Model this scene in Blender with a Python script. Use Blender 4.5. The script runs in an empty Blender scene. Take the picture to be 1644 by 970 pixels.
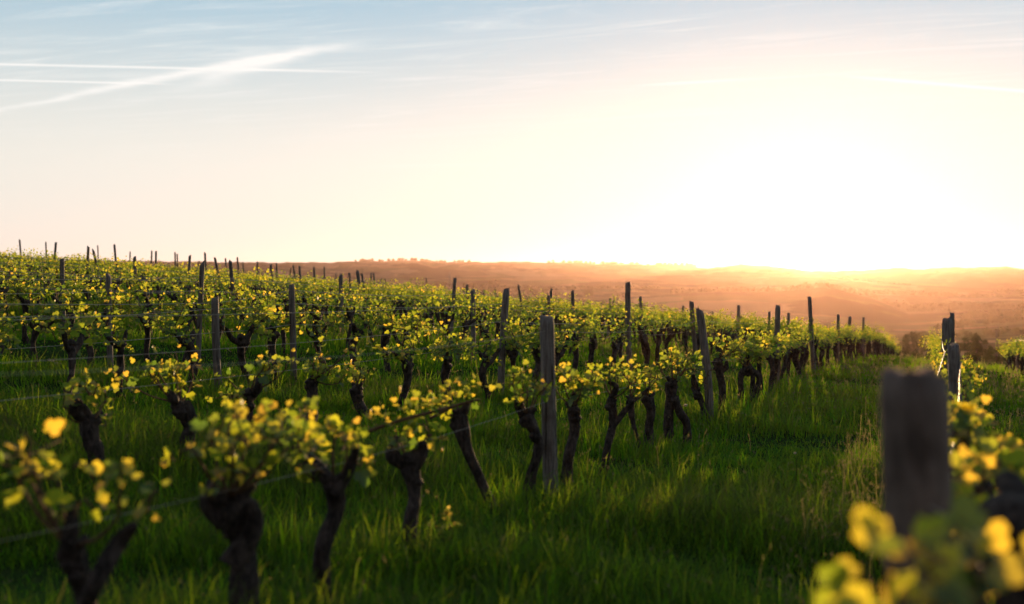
import bpy, math, random
import numpy as np
from mathutils import Vector

# ------------------------------------------------------------------ camera, world, sun
SC = bpy.context.scene
COL = SC.collection
F, CX, CY, YH = 1870.0, 822.0, 485.0, 450.0      # photograph: focal length in pixels, centre, horizon row
EZ = 1.40                                        # eye height above z = 0
TH = math.radians(19.93)                         # the vine rows run along +Y; the camera looks this far left of them
PT = math.atan((CY - YH) / F)

cam_d = bpy.data.cameras.new("camera")
cam = bpy.data.objects.new("camera", cam_d)
COL.objects.link(cam)
cam.location = (0, 0, EZ)
cam.rotation_euler = (math.pi / 2 - PT, 0, TH)
cam_d.sensor_width = 36.0
cam_d.lens = 36.0 * F / 1644.0
cam_d.clip_start = 0.05
cam_d.clip_end = 60000
cam_d.dof.use_dof = True
cam_d.dof.focus_distance = 12.5
cam_d.dof.aperture_fstop = 1.9
SC.camera = cam

SUN_EL = math.radians(1.1)
SUN_AZ = TH - math.atan((1285 - CX) / F)          # angle left of +Y
SUN_DIR = Vector((-math.sin(SUN_AZ) * math.cos(SUN_EL), math.cos(SUN_AZ) * math.cos(SUN_EL), math.sin(SUN_EL)))

sun_d = bpy.data.lights.new("sun", 'SUN')
sun_d.energy = 5.0
sun_d.angle = math.radians(0.53)
sun_d.color = (1.0, 0.62, 0.30)
sun = bpy.data.objects.new("sun", sun_d)
sun.rotation_euler = SUN_DIR.to_track_quat('Z', 'Y').to_euler()
sun.location = SUN_DIR * 50
COL.objects.link(sun)

SC.view_settings.view_transform = 'Standard'
SC.view_settings.look = 'None'
SC.view_settings.gamma = 1.0
SC.view_settings.exposure = 1.0
SC.view_settings.use_curve_mapping = False
SC.render.engine = 'CYCLES'
SC.cycles.use_denoising = True
SC.cycles.max_bounces = 6
SC.cycles.diffuse_bounces = 3
SC.cycles.transmission_bounces = 4
SC.cycles.transparent_max_bounces = 4
SC.cycles.volume_bounces = 1
SC.cycles.sample_clamp_indirect = 8.0


def ray(px, py):
    u = (px - CX) / F
    v = -(py - CY) / F
    f = np.array([-math.sin(TH) * math.cos(PT), math.cos(TH) * math.cos(PT), -math.sin(PT)])
    r = np.array([math.cos(TH), math.sin(TH), 0.0])
    up = np.cross(r, f)
    return f + u * r + v * up


def on_row(px, py, X):
    d = ray(px, py)
    p = d * (X / d[0])
    p[2] += EZ
    return p


def at_depth(px, py, dep):
    p = ray(px, py) * dep
    p[2] += EZ
    return p


class NT:
    """small helper for node trees"""
    def __init__(s, tree):
        s.t = tree
        s.n = tree.nodes
        s.l = tree.links

    def add(s, typ, **kw):
        n = s.n.new(typ)
        for k, v in kw.items():
            setattr(n, k, v)
        return n

    def put(s, sock, v):
        if isinstance(v, bpy.types.NodeSocket):
            s.l.new(v, sock)
        elif v is not None:
            sock.default_value = v

    def m(s, op, a, b=None, c=None, clamp=False):
        n = s.add('ShaderNodeMath', operation=op)
        n.use_clamp = clamp
        for i, v in enumerate((a, b, c)):
            if v is not None:
                s.put(n.inputs[i], v)
        return n.outputs[0]

    def vm(s, op, a, b=None):
        n = s.add('ShaderNodeVectorMath', operation=op)
        s.put(n.inputs[0], a)
        if b is not None:
            s.put(n.inputs[1], b)
        return n.outputs['Value'] if op in ('DOT_PRODUCT', 'LENGTH', 'DISTANCE') else n.outputs[0]

    def mix(s, f, a, b, mode='MIX'):
        n = s.add('ShaderNodeMix', data_type='RGBA', blend_type=mode)
        n.clamp_factor = True
        s.put(n.inputs[0], f)
        s.put(n.inputs[6], a if isinstance(a, bpy.types.NodeSocket) else (*a, 1.0))
        s.put(n.inputs[7], b if isinstance(b, bpy.types.NodeSocket) else (*b, 1.0))
        return n.outputs[2]

    def scale(s, col, f):
        n = s.add('ShaderNodeVectorMath', operation='SCALE')
        s.put(n.inputs[0], col)
        s.put(n.inputs['Scale'], f)
        return n.outputs[0]

    def ss(s, x, lo, hi):
        n = s.add('ShaderNodeMapRange', interpolation_type='SMOOTHSTEP')
        s.put(n.inputs[0], x)
        n.inputs[1].default_value = lo
        n.inputs[2].default_value = hi
        n.inputs[3].default_value = 0
        n.inputs[4].default_value = 1
        return n.outputs[0]

    def noise(s, vec, scale, detail=3.0, rough=0.55, dist=0.0):
        n = s.add('ShaderNodeTexNoise')
        if vec is not None:
            s.put(n.inputs['Vector'], vec)
        n.inputs['Scale'].default_value = scale
        n.inputs['Detail'].default_value = detail
        n.inputs['Roughness'].default_value = rough
        n.inputs['Distortion'].default_value = dist
        return n.outputs[0]


def build_world():
    w = bpy.data.worlds.new("World")
    SC.world = w
    w.use_nodes = True
    w.node_tree.nodes.clear()
    k = NT(w.node_tree)
    tc = k.add('ShaderNodeTexCoord').outputs['Generated']
    sky = k.add('ShaderNodeTexSky', sky_type='NISHITA')
    sky.sun_disc = False
    sky.sun_elevation = SUN_EL
    sky.sun_rotation = -SUN_AZ
    sky.altitude = 200
    sky.air_density = 1.0
    sky.dust_density = 1.5
    sky.ozone_density = 2.0
    d = k.vm('NORMALIZE', tc)
    sep = k.add('ShaderNodeSeparateXYZ')
    k.put(sep.inputs[0], d)
    x, y, z = sep.outputs
    el = k.m('MULTIPLY', k.m('ARCSINE', z), 180 / math.pi)              # elevation in degrees
    dot = k.vm('DOT_PRODUCT', d, tuple(SUN_DIR))
    ang = k.m('MULTIPLY', k.m('ARCCOSINE', k.m('MINIMUM', dot, 0.9999999)), 180 / math.pi)
    toward = k.ss(dot, -0.6, 1.0)                                        # 0 behind the camera, 1 at the sun
    # clear air: thin high blue, brighter on the sun's side
    blue = k.mix(toward, (0.19, 0.19, 0.215), (0.37, 0.595, 0.74))
    hi = k.ss(el, 12.0, 60.0)
    blue = k.mix(hi, blue, (0.18, 0.235, 0.32))
    # warm whitish band low in the sky
    band = k.mix(toward, (0.36, 0.30, 0.32), (0.99, 0.905, 0.80))
    pale = k.mix(toward, (0.30, 0.30, 0.34), (0.92, 0.905, 0.83))
    low = k.ss(el, -1.0, 7.0)
    mid = k.ss(el, 5.0, 15.5)
    base = k.mix(mid, k.mix(low, band, pale), blue)
    def gauss(s):
        q = k.m('DIVIDE', ang, s)
        return k.m('EXPONENT', k.m('MULTIPLY', k.m('MULTIPLY', q, q), -0.5))
    def expo(s):
        return k.m('EXPONENT', k.m('DIVIDE', ang, -s))
    tot = k.vm('ADD', base, k.scale((0.13, 0.09, 0.04), gauss(9.0)))
    tot = k.vm('ADD', tot, k.scale((0.42, 0.36, 0.25), gauss(3.4)))
    tot = k.vm('ADD', tot, k.scale((12.0, 9.0, 4.8), gauss(1.0)))
    # cirrus and old contrails: a thin layer high above, seen where each sight line pierces it
    zi = k.m('DIVIDE', 1.0, k.m('MAXIMUM', z, 0.02))
    cmb = k.add('ShaderNodeCombineXYZ')
    k.put(cmb.inputs[0], k.m('MULTIPLY', x, zi))
    k.put(cmb.inputs[1], k.m('MULTIPLY', y, zi))
    q = cmb.outputs[0]
    wob = k.noise(q, 0.9, 4, 0.6)
    wob2 = k.noise(q, 4.0, 5, 0.62)
    def layer(px, py):
        r = ray(px, py)
        return np.array([r[0] / r[2], r[1] / r[2], 0])
    def trail(p0, p1, width, amp, fade=0.12, wobble=0.0, gain=0.0):
        A, B = layer(*p0), layer(*p1)
        L = np.linalg.norm(B - A)
        u = (B - A) / L
        n = np.array([-u[1], u[0], 0])
        rel = k.vm('SUBTRACT', q, tuple(A))
        t = k.m('DIVIDE', k.vm('DOT_PRODUCT', rel, tuple(u)), L)
        dd = k.vm('DOT_PRODUCT', rel, tuple(n))
        if wobble:
            dd = k.m('ADD', dd, k.m('MULTIPLY', k.m('SUBTRACT', wob, 0.5), wobble))
        dd = k.m('DIVIDE', dd, k.m('ADD', width, k.m('MULTIPLY', k.m('MAXIMUM', t, 0.0), gain)))
        g = k.m('EXPONENT', k.m('MULTIPLY', k.m('MULTIPLY', dd, dd), -0.5))
        f = k.m('MULTIPLY', k.ss(t, -0.02, fade), k.m('SUBTRACT', 1.0, k.ss(t, 1 - fade * 2, 1.0)))
        f = k.m('MULTIPLY', f, k.m('ADD', 0.35, k.m('MULTIPLY', wob2, 1.2)))
        return k.m('MULTIPLY', k.m('MULTIPLY', g, f), amp)
    tr = [trail((-200, 99), (640, 117), 0.020, 0.85),
          trail((-200, 124), (310, 136), 0.018, 0.9),
          trail((640, 55), (-150, 205), 0.055, 0.68, 0.25, 0.40, -0.035),
          trail((560, 60), (250, 160), 0.06, 0.6, 0.3, 0.5),
          trail((1330, 120), (1900, 168), 0.026, 1.0, 0.2),
          trail((1020, 138), (1250, 124), 0.025, 0.6, 0.3),
          trail((560, 268), (860, 262), 0.09, 0.10, 0.3)]
    # faint wide cirrus, combed along one direction
    mp = k.add('ShaderNodeMapping')
    k.put(mp.inputs['Vector'], q)
    mp.inputs['Rotation'].default_value = (0, 0, math.radians(35))
    mp.inputs['Scale'].default_value = (0.35, 1.6, 1)
    cir = k.ss(k.noise(mp.outputs[0], 2.2, 8, 0.68, 1.2), 0.45, 0.85)
    s = k.m('MULTIPLY', k.m('MULTIPLY', cir, 0.5), k.ss(el, 3, 11))
    for t_ in tr:
        s = k.m('ADD', s, t_)
    s = k.m('MULTIPLY', s, k.ss(z, 0.02, 0.08))
    tot = k.mix(k.m('MINIMUM', s, 0.85), tot, k.mix(toward, (0.5, 0.5, 0.55), (1.08, 1.06, 1.02)))
    # background strength 0.1: the measured sky above is scaled up by ten, the atmosphere model adds its own share
    tot = k.scale(tot, 4.8)
    tot = k.vm('ADD', tot, k.scale(sky.outputs[0], 0.05))
    bg = k.add('ShaderNodeBackground')
    bg.inputs['Strength'].default_value = 0.1
    k.put(bg.inputs['Color'], tot)
    out = k.add('ShaderNodeOutputWorld')
    k.l.new(bg.outputs[0], out.inputs['Surface'])


build_world()

# ------------------------------------------------------------------ noise and mesh helpers
_rs = np.random.RandomState(7)
_K = [_rs.normal(size=(6, 3)) for _ in range(5)]
_PH = [_rs.uniform(0, 6.28, 6) for _ in range(5)]


def vnoise(p, scale, octaves=3, seed=0):
    p = np.asarray(p, float) * scale + seed * 17.31
    out = np.zeros(p.shape[:-1])
    a = 1.0
    for o in range(octaves):
        out += a * np.sin(p @ (_K[o].T) * (2.0 ** o) + _PH[o]).sum(-1) / 3.0
        a *= 0.5
    return out


def smooth(x, lo, hi):
    t = np.clip((np.asarray(x, float) - lo) / (hi - lo), 0, 1)
    return t * t * (3 - 2 * t)


def make_mesh(name, V, faces, mat=None, tint=None, smooth_shade=False):
    """V (n,3); faces: list of arrays, each (m,k) for k-gons; tint: one float per vertex"""
    V = np.asarray(V, np.float32)
    me = bpy.data.meshes.new(name)
    me.vertices.add(len(V))
    me.vertices.foreach_set('co', V.ravel())
    if isinstance(faces, np.ndarray):
        faces = [faces]
    faces = [np.asarray(f, np.int32) for f in faces if len(f)]
    tot = np.concatenate([np.full(len(f), f.shape[1], np.int32) for f in faces])
    idx = np.concatenate([f.ravel() for f in faces])
    me.loops.add(len(idx))
    me.loops.foreach_set('vertex_index', idx)
    me.polygons.add(len(tot))
    st = np.concatenate([[0], np.cumsum(tot)[:-1]]).astype(np.int32)
    me.polygons.foreach_set('loop_start', st)
    me.polygons.foreach_set('loop_total', tot)
    if smooth_shade:
        me.polygons.foreach_set('use_smooth', np.ones(len(tot), bool))
    if tint is not None:
        at = me.attributes.new('tint', 'FLOAT', 'POINT')
        at.data.foreach_set('value', np.asarray(tint, np.float32))
    me.update(calc_edges=True)
    me.validate()
    if mat:
        me.materials.append(mat)
    return me


class Buf:
    """collects shapes for ONE mesh"""
    def __init__(s):
        s.V, s.F, s.T, s.n = [], {}, [], 0

    def add(s, V, faces, tint=0.5):
        V = np.asarray(V, float).reshape(-1, 3)
        if isinstance(faces, np.ndarray):
            faces = [faces]
        for f in faces:
            f = np.asarray(f, int)
            if len(f):
                s.F.setdefault(f.shape[1], []).append(f + s.n)
        s.V.append(V)
        s.T.append(np.broadcast_to(np.asarray(tint, float), (len(V),)))
        s.n += len(V)

    def mesh(s, name, mat, smooth_shade=False):
        return make_mesh(name, np.concatenate(s.V), [np.concatenate(v) for v in s.F.values()], mat,
                         np.concatenate(s.T), smooth_shade)


def catmull(P, n):
    P = np.asarray(P, float)
    if len(P) == 2:
        t = np.linspace(0, 1, n)[:, None]
        return P[0] * (1 - t) + P[1] * t
    Q = np.vstack([2 * P[0] - P[1], P, 2 * P[-1] - P[-2]])
    seg = len(P) - 1
    tt = np.linspace(0, seg - 1e-6, n)
    i = tt.astype(int)
    t = (tt - i)[:, None]
    a, b, c, d = Q[i], Q[i + 1], Q[i + 2], Q[i + 3]
    return 0.5 * (2 * b + (c - a) * t + (2 * a - 5 * b + 4 * c - d) * t * t + (3 * b - a - 3 * c + d) * t ** 3)


def tube(P, R, rings=20, sides=10, bump=0.0, seed=0, bscale=14.0, round_end=True):
    """tapered tube along a smooth path, with lumpy bark-like displacement; returns V, faces"""
    P = np.asarray(P, float)
    C = catmull(P, rings)
    r = np.interp(np.linspace(0, 1, rings), np.linspace(0, 1, len(R)), R)
    if round_end:
        Lh = np.linalg.norm(C[-1] - C[-2]) + 1e-6
        k = np.linspace(0, 1, rings)
        m = k > 1 - 2.2 / rings
        r = np.where(m, r * np.sqrt(np.clip(1 - ((k - (1 - 2.2 / rings)) / (2.2 / rings)) ** 2, 0.02, 1)), r)
    T = np.gradient(C, axis=0)
    T /= np.linalg.norm(T, axis=1)[:, None] + 1e-9
    ref = np.array([1.0, 0.13, 0.07])
    if abs((T * ref).sum(1)).mean() > 0.85:
        ref = np.array([0.1, 0.2, 1.0])
    A = np.cross(T, ref)
    A /= np.linalg.norm(A, axis=1)[:, None] + 1e-9
    B = np.cross(T, A)
    th = np.linspace(0, 2 * np.pi, sides, endpoint=False)
    dirs = A[:, None, :] * np.cos(th)[None, :, None] + B[:, None, :] * np.sin(th)[None, :, None]
    rr = np.broadcast_to(r[:, None], (rings, sides)).copy()
    if bump:
        pts = C[:, None, :] + dirs * r[:, None, None]
        nz = vnoise(pts * np.array([1, 1, 0.45]), bscale, 3, seed)
        ridg = np.abs(vnoise(np.concatenate([dirs[..., :2] * 0.9, pts[..., 2:3] * 1.2], -1), 2.6, 2, seed + 3))
        fine_ = vnoise(pts * np.array([1, 1, 0.3]), bscale * 4.0, 2, seed + 11)
        rr *= 1 + bump * (0.70 * nz + 0.55 * (ridg - 0.5) + 0.22 * fine_)
    V = (C[:, None, :] + dirs * rr[..., None]).reshape(-1, 3)
    i = np.arange(rings - 1)[:, None] * sides
    j = np.arange(sides)[None, :]
    j2 = (j + 1) % sides
    Q = np.stack([i + j, i + j2, i + sides + j2, i + sides + j], -1).reshape(-1, 4)
    caps = [np.arange(sides)[::-1][None, :], (np.arange(sides) + (rings - 1) * sides)[None, :]]
    return V, [Q] + caps


def link(o, parent=None):
    COL.objects.link(o)
    if parent:
        o.parent = parent
    return o


def obj(name, me, parent=None, loc=None):
    o = bpy.data.objects.new(name, me)
    if loc is not None:
        o.location = loc
    return link(o, parent)


def tag(o, label=None, cat=None, group=None, kind=None):
    if label:
        o['label'] = label
    if cat:
        o['category'] = cat
    if group:
        o['group'] = group
    if kind:
        o['kind'] = kind
    return o


def thing(name, loc, label, cat, group=None, rz=0.0):
    o = bpy.data.objects.new(name, None)
    o.empty_display_size = 0.2
    o.location = loc
    o.rotation_euler = (0, 0, rz)
    link(o)
    return tag(o, label, cat, group)


# ------------------------------------------------------------------ materials
def new_mat(name):
    m = bpy.data.materials.new(name)
    m.use_nodes = True
    m.node_tree.nodes.clear()
    k = NT(m.node_tree)
    out = k.add('ShaderNodeOutputMaterial')
    return m, k, out


def leafy(name, ramp, trans, gloss=0.06, rough=0.45, mixf=0.55):
    """leaf material: diffuse + light coming through; ramp and trans: lists of (pos, colour) along the per-leaf tint"""
    m, k, out = new_mat(name)
    at = k.add('ShaderNodeAttribute', attribute_name='tint')
    def rmp(stops):
        r = k.add('ShaderNodeValToRGB')
        e = r.color_ramp.elements
        while len(e) < len(stops):
            e.new(0.5)
        for el_, (p, c) in zip(e, stops):
            el_.position = p
            el_.color = (*c, 1)
        k.put(r.inputs[0], at.outputs['Fac'])
        return r.outputs[0]
    pos = k.add('ShaderNodeNewGeometry').outputs['Position']
    vein = k.noise(pos, 60, 2)
    c1 = k.mix(k.m('MULTIPLY', vein, 0.5), rmp(ramp), (0.03, 0.05, 0.01))
    df = k.add('ShaderNodeBsdfDiffuse')
    k.put(df.inputs['Color'], c1)
    tr = k.add('ShaderNodeBsdfTranslucent')
    k.put(tr.inputs['Color'], rmp(trans))
    mx = k.add('ShaderNodeMixShader')
    mx.inputs[0].default_value = mixf
    k.l.new(df.outputs[0], mx.inputs[1])
    k.l.new(tr.outputs[0], mx.inputs[2])
    gl = k.add('ShaderNodeBsdfGlossy')
    gl.inputs['Roughness'].default_value = rough
    gl.inputs['Color'].default_value = (1, 1, 1, 1)
    mg = k.add('ShaderNodeMixShader')
    mg.inputs[0].default_value = gloss
    k.l.new(mx.outputs[0], mg.inputs[1])
    k.l.new(gl.outputs[0], mg.inputs[2])
    k.l.new(mg.outputs[0], out.inputs['Surface'])
    return m


M_LEAF = leafy('vine_leaf', [(0, (0.050, 0.092, 0.022)), (0.55, (0.105, 0.165, 0.032)), (1, (0.22, 0.19, 0.05))],
               [(0, (0.13, 0.25, 0.02)), (0.5, (0.50, 0.55, 0.03)), (1, (0.90, 0.62, 0.06))], 0.035, 0.45, 0.62)
M_GRASS = leafy('meadow_grass', [(0, (0.026, 0.100, 0.005)), (0.6, (0.066, 0.140, 0.008)), (0.85, (0.09, 0.11, 0.03)), (1, (0.24, 0.19, 0.10))],
                [(0, (0.11, 0.37, 0.006)), (0.6, (0.32, 0.48, 0.010)), (0.85, (0.22, 0.25, 0.04)), (1, (0.36, 0.28, 0.13))], 0.008, 0.5, 0.55)
M_TREE = leafy('tree_leaf', [(0, (0.022, 0.035, 0.012)), (1, (0.06, 0.07, 0.022))],
               [(0, (0.04, 0.06, 0.012)), (1, (0.11, 0.11, 0.03))], 0.0, 0.5, 0.35)


def bark_mat(name, c0, c1, scale=30, bump=0.9, dist=0.012):
    m, k, out = new_mat(name)
    tc = k.add('ShaderNodeTexCoord').outputs['Object']
    mp = k.add('ShaderNodeMapping')
    k.put(mp.inputs['Vector'], tc)
    mp.inputs['Scale'].default_value = (1, 1, 0.28)
    n1 = k.noise(mp.outputs[0], scale, 6, 0.7, 0.6)
    n2 = k.noise(tc, scale * 0.35, 3, 0.6)
    f = k.m('ADD', k.m('MULTIPLY', n1, 0.7), k.m('MULTIPLY', n2, 0.5))
    bs = k.add('ShaderNodeBsdfPrincipled')
    k.put(bs.inputs['Base Color'], k.mix(k.ss(f, 0.42, 0.82), c0, c1))
    bs.inputs['Roughness'].default_value = 0.88
    bs.inputs['Specular IOR Level'].default_value = 0.25
    b = k.add('ShaderNodeBump')
    b.inputs['Strength'].default_value = bump
    b.inputs['Distance'].default_value = dist
    k.put(b.inputs['Height'], n1)
    k.l.new(b.outputs[0], bs.inputs['Normal'])
    k.l.new(bs.outputs[0], out.inputs['Surface'])
    return m


M_BARK = bark_mat('vine_bark', (0.010, 0.007, 0.006), (0.115, 0.085, 0.068), 50, 1.0, 0.025)
M_CANE = bark_mat('cane_bark', (0.07, 0.04, 0.02), (0.20, 0.12, 0.06), 80, 0.3, 0.003)
M_TRUNK = bark_mat('tree_bark', (0.03, 0.022, 0.016), (0.09, 0.07, 0.05), 6, 0.5, 0.05)


def post_mat():
    m, k, out = new_mat('weathered_wood')
    tc = k.add('ShaderNodeTexCoord').outputs['Object']
    info = k.add('ShaderNodeObjectInfo')
    mp = k.add('ShaderNodeMapping')
    k.put(mp.inputs['Vector'], tc)
    mp.inputs['Scale'].default_value = (1, 1, 0.05)
    sh = k.add('ShaderNodeCombineXYZ')
    k.put(sh.inputs[0], k.m('MULTIPLY', info.outputs['Random'], 7.0))
    v = k.vm('ADD', mp.outputs[0], sh.outputs[0])
    grain = k.noise(v, 95, 5, 0.65, 0.4)
    crack = k.ss(k.noise(v, 42, 3, 0.5, 0.8), 0.60, 0.68)
    blot = k.noise(k.vm('ADD', tc, sh.outputs[0]), 7, 4, 0.6)
    c = k.mix(k.ss(grain, 0.3, 0.7), (0.095, 0.080, 0.068), (0.30, 0.265, 0.23))
    c = k.mix(k.m('MULTIPLY', k.ss(blot, 0.48, 0.72), 0.65), c, (0.085, 0.062, 0.048))
    c = k.mix(crack, c, (0.02, 0.015, 0.012))
    c = k.mix(k.m('MULTIPLY', info.outputs['Random'], 0.45), c, (0.10, 0.075, 0.06))
    bs = k.add('ShaderNodeBsdfPrincipled')
    k.put(bs.inputs['Base Color'], c)
    bs.inputs['Roughness'].default_value = 0.9
    bs.inputs['Specular IOR Level'].default_value = 0.2
    b = k.add('ShaderNodeBump')
    b.inputs['Strength'].default_value = 0.8
    b.inputs['Distance'].default_value = 0.006
    k.put(b.inputs['Height'], k.m('SUBTRACT', grain, k.m('MULTIPLY', crack, 1.5)))
    k.l.new(b.outputs[0], bs.inputs['Normal'])
    k.l.new(bs.outputs[0], out.inputs['Surface'])
    return m


M_POST = post_mat()


def simple_mat(name, c, rough=0.6, metal=0.0):
    m, k, out = new_mat(name)
    bs = k.add('ShaderNodeBsdfPrincipled')
    n = k.noise(k.add('ShaderNodeTexCoord').outputs['Object'], 25, 3)
    k.put(bs.inputs['Base Color'], k.mix(k.m('MULTIPLY', n, 0.6), c, tuple(q * 0.5 for q in c)))
    bs.inputs['Roughness'].default_value = rough
    bs.inputs['Metallic'].default_value = metal
    k.l.new(bs.outputs[0], out.inputs['Surface'])
    return m


M_POST_DARK = bark_mat('old_brown_wood', (0.030, 0.019, 0.014), (0.27, 0.20, 0.16), 9, 1.0, 0.015)
M_WIRE = simple_mat('rusty_wire', (0.44, 0.37, 0.31), 0.5, 0.4)
M_STEEL = simple_mat('galvanised_steel', (0.30, 0.30, 0.31), 0.5, 0.5)
M_PETAL = leafy('petal', [(0, (0.6, 0.55, 0.5)), (1, (0.7, 0.6, 0.5))], [(0, (0.7, 0.6, 0.5)), (1, (0.8, 0.7, 0.5))], 0.0)
M_YELLOW = leafy('yellow_bract', [(0, (0.45, 0.42, 0.05)), (1, (0.6, 0.45, 0.08))], [(0, (0.6, 0.6, 0.1)), (1, (0.8, 0.62, 0.14))], 0.0)


def ground_mat():
    m, k, out = new_mat('land')
    pos = k.add('ShaderNodeNewGeometry').outputs['Position']
    d = k.vm('LENGTH', pos)
    n1 = k.noise(pos, 1.3, 5, 0.6)
    n2 = k.noise(pos, 14, 4, 0.6)
    soil = k.mix(k.ss(n2, 0.35, 0.7), (0.018, 0.034, 0.008), (0.040, 0.050, 0.016))
    near = k.mix(k.ss(n1, 0.4, 0.65), soil, (0.028, 0.055, 0.014))
    # far land: a patchwork of meadow, crops, bare earth and scrub
    vo = k.add('ShaderNodeTexVoronoi')
    vo.inputs['Scale'].default_value = 0.0085
    wv = k.noise(pos, 0.004, 3, 0.5)
    off = k.add('ShaderNodeCombineXYZ')
    k.put(off.inputs[0], k.m('MULTIPLY', wv, 420.0))
    k.put(off.inputs[1], k.m('MULTIPLY', wv, -260.0))
    flat = k.add('ShaderNodeVectorMath', operation='MULTIPLY')
    k.put(flat.inputs[0], k.vm('ADD', pos, off.outputs[0]))
    flat.inputs[1].default_value = (1.0, 0.55, 0.0)
    k.put(vo.inputs['Vector'], flat.outputs[0])
    sp = k.add('ShaderNodeSeparateColor')
    k.put(sp.inputs[0], vo.outputs['Color'])
    r = k.add('ShaderNodeValToRGB')
    e = r.color_ramp.elements
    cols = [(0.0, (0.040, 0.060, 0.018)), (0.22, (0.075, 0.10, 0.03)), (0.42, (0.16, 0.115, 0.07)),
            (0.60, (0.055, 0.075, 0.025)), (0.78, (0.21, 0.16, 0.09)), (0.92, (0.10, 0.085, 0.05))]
    while len(e) < len(cols):
        e.new(0.5)
    for el_, (p, c) in zip(e, cols):
        el_.position = p
        el_.color = (*c, 1)
    r.color_ramp.interpolation = 'CONSTANT'
    k.put(r.inputs[0], sp.outputs[0])
    wood = k.ss(k.noise(pos, 0.0045, 6, 0.62), 0.50, 0.55)
    far = k.mix(wood, r.outputs[0], (0.010, 0.014, 0.006))
    far = k.mix(k.m('MULTIPLY', k.noise(pos, 0.06, 4), 0.5), far, (0.03, 0.035, 0.015))
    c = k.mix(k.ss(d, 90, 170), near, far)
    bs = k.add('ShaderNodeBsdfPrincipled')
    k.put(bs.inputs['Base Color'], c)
    bs.inputs['Roughness'].default_value = 0.95
    bs.inputs['Specular IOR Level'].default_value = 0.0
    b = k.add('ShaderNodeBump')
    b.inputs['Strength'].default_value = 0.6
    b.inputs['Distance'].default_value = 0.03
    k.put(b.inputs['Height'], n2)
    k.l.new(b.outputs[0], bs.inputs['Normal'])
    k.l.new(bs.outputs[0], out.inputs['Surface'])
    return m


# ------------------------------------------------------------------ terrain
PC = (-1.32315812, -6.53965394e-02, -1.41256752e-02, 2.09453001e-05, -3.69102144e-04, -5.15712537e-04)
PXK = np.array([-500, 0, 350, 600, 680, 800, 1000, 1080, 1150, 1250, 1325, 1400, 1460, 1550, 1644, 2100.0])
FAR = [  # distance, sight-line row of the land at each PXK column
    (110, [470, 470, 480, 500, 510, 525, 545, 553, 560, 572, 580, 588, 588, 587, 586, 586]),
    (170, [520, 520, 520, 540, 545, 550, 560, 566, 570, 577, 582, 584, 582, 581, 580, 580]),
    (260, [520, 520, 520, 530, 530, 530, 545, 555, 560, 565, 570, 575, 573, 572, 570, 570]),
    (420, [500, 500, 500, 505, 508, 510, 525, 530, 535, 545, 548, 553, 553, 552, 550, 550]),
    (600, [480, 480, 480, 488, 490, 494, 505, 510, 515, 522, 528, 533, 534, 530, 526, 526]),
    (800, [470, 470, 472, 474, 472, 480, 489, 494, 500, 506, 510, 516, 517, 510, 504, 504]),
    (1000, [463, 463, 464, 464, 462, 473, 480, 472, 470, 468, 461, 478, 502, 500, 495, 495]),
    (1300, [462, 462, 462, 456, 449, 466, 472, 478, 480, 482, 480, 486, 492, 490, 487, 490]),
    (1700, [462, 462, 462, 462, 462, 464, 464, 465, 466, 468, 470, 474, 478, 480, 476, 480]),
    (2300, [455, 455, 455, 455, 455, 455, 455, 456, 456, 458, 460, 464, 468, 474, 478, 480]),
    (2900, [446, 446, 446, 446, 445, 444, 443, 443, 444, 445, 446, 453, 457, 463, 468, 470]),
    (3600, [444, 444, 444, 444, 444, 444, 444, 444, 446, 450, 454, 458, 462, 464, 464, 466]),
]
RPX = np.array([-500, 0, 250, 400, 500, 600, 660, 700, 820, 900, 1000, 1090, 1110, 1135, 1160, 1190, 1220, 1250, 1290, 1340, 1390, 1440, 1480, 1500, 1550, 1614, 1644, 2100.0])
RPY = np.array([418, 416, 419, 421, 421, 419, 417.5, 421, 420, 421, 424, 425, 427, 430, 428, 424, 425, 428, 433, 435, 433, 430, 432, 430, 429, 428, 431, 432.0])


_D0 = [110, 170, 260, 420, 600, 800, 1000, 1300, 1700, 2300, 2900, 3600, 4800, 6200]
_D1 = [110, 170, 260, 440, 800, 1300, 1900, 2250, 2600, 3050, 3500, 4100, 5000, 6300]
FAR = [(float(np.interp(r, _D0, _D1)), [q + {800: 3, 1300: 9, 2300: 4, 3600: 13}.get(r, 0) for q in p]) for r, p in FAR]


def far_dist(d):
    return float(np.interp(d, _D0, _D1))


def field_z(X, Y):
    X = np.clip(X, -38, 16)
    Y = np.clip(Y, -6, 86)
    return PC[0] + PC[1] * X + PC[2] * Y + PC[3] * X * X + PC[4] * X * Y + PC[5] * Y * Y


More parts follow.
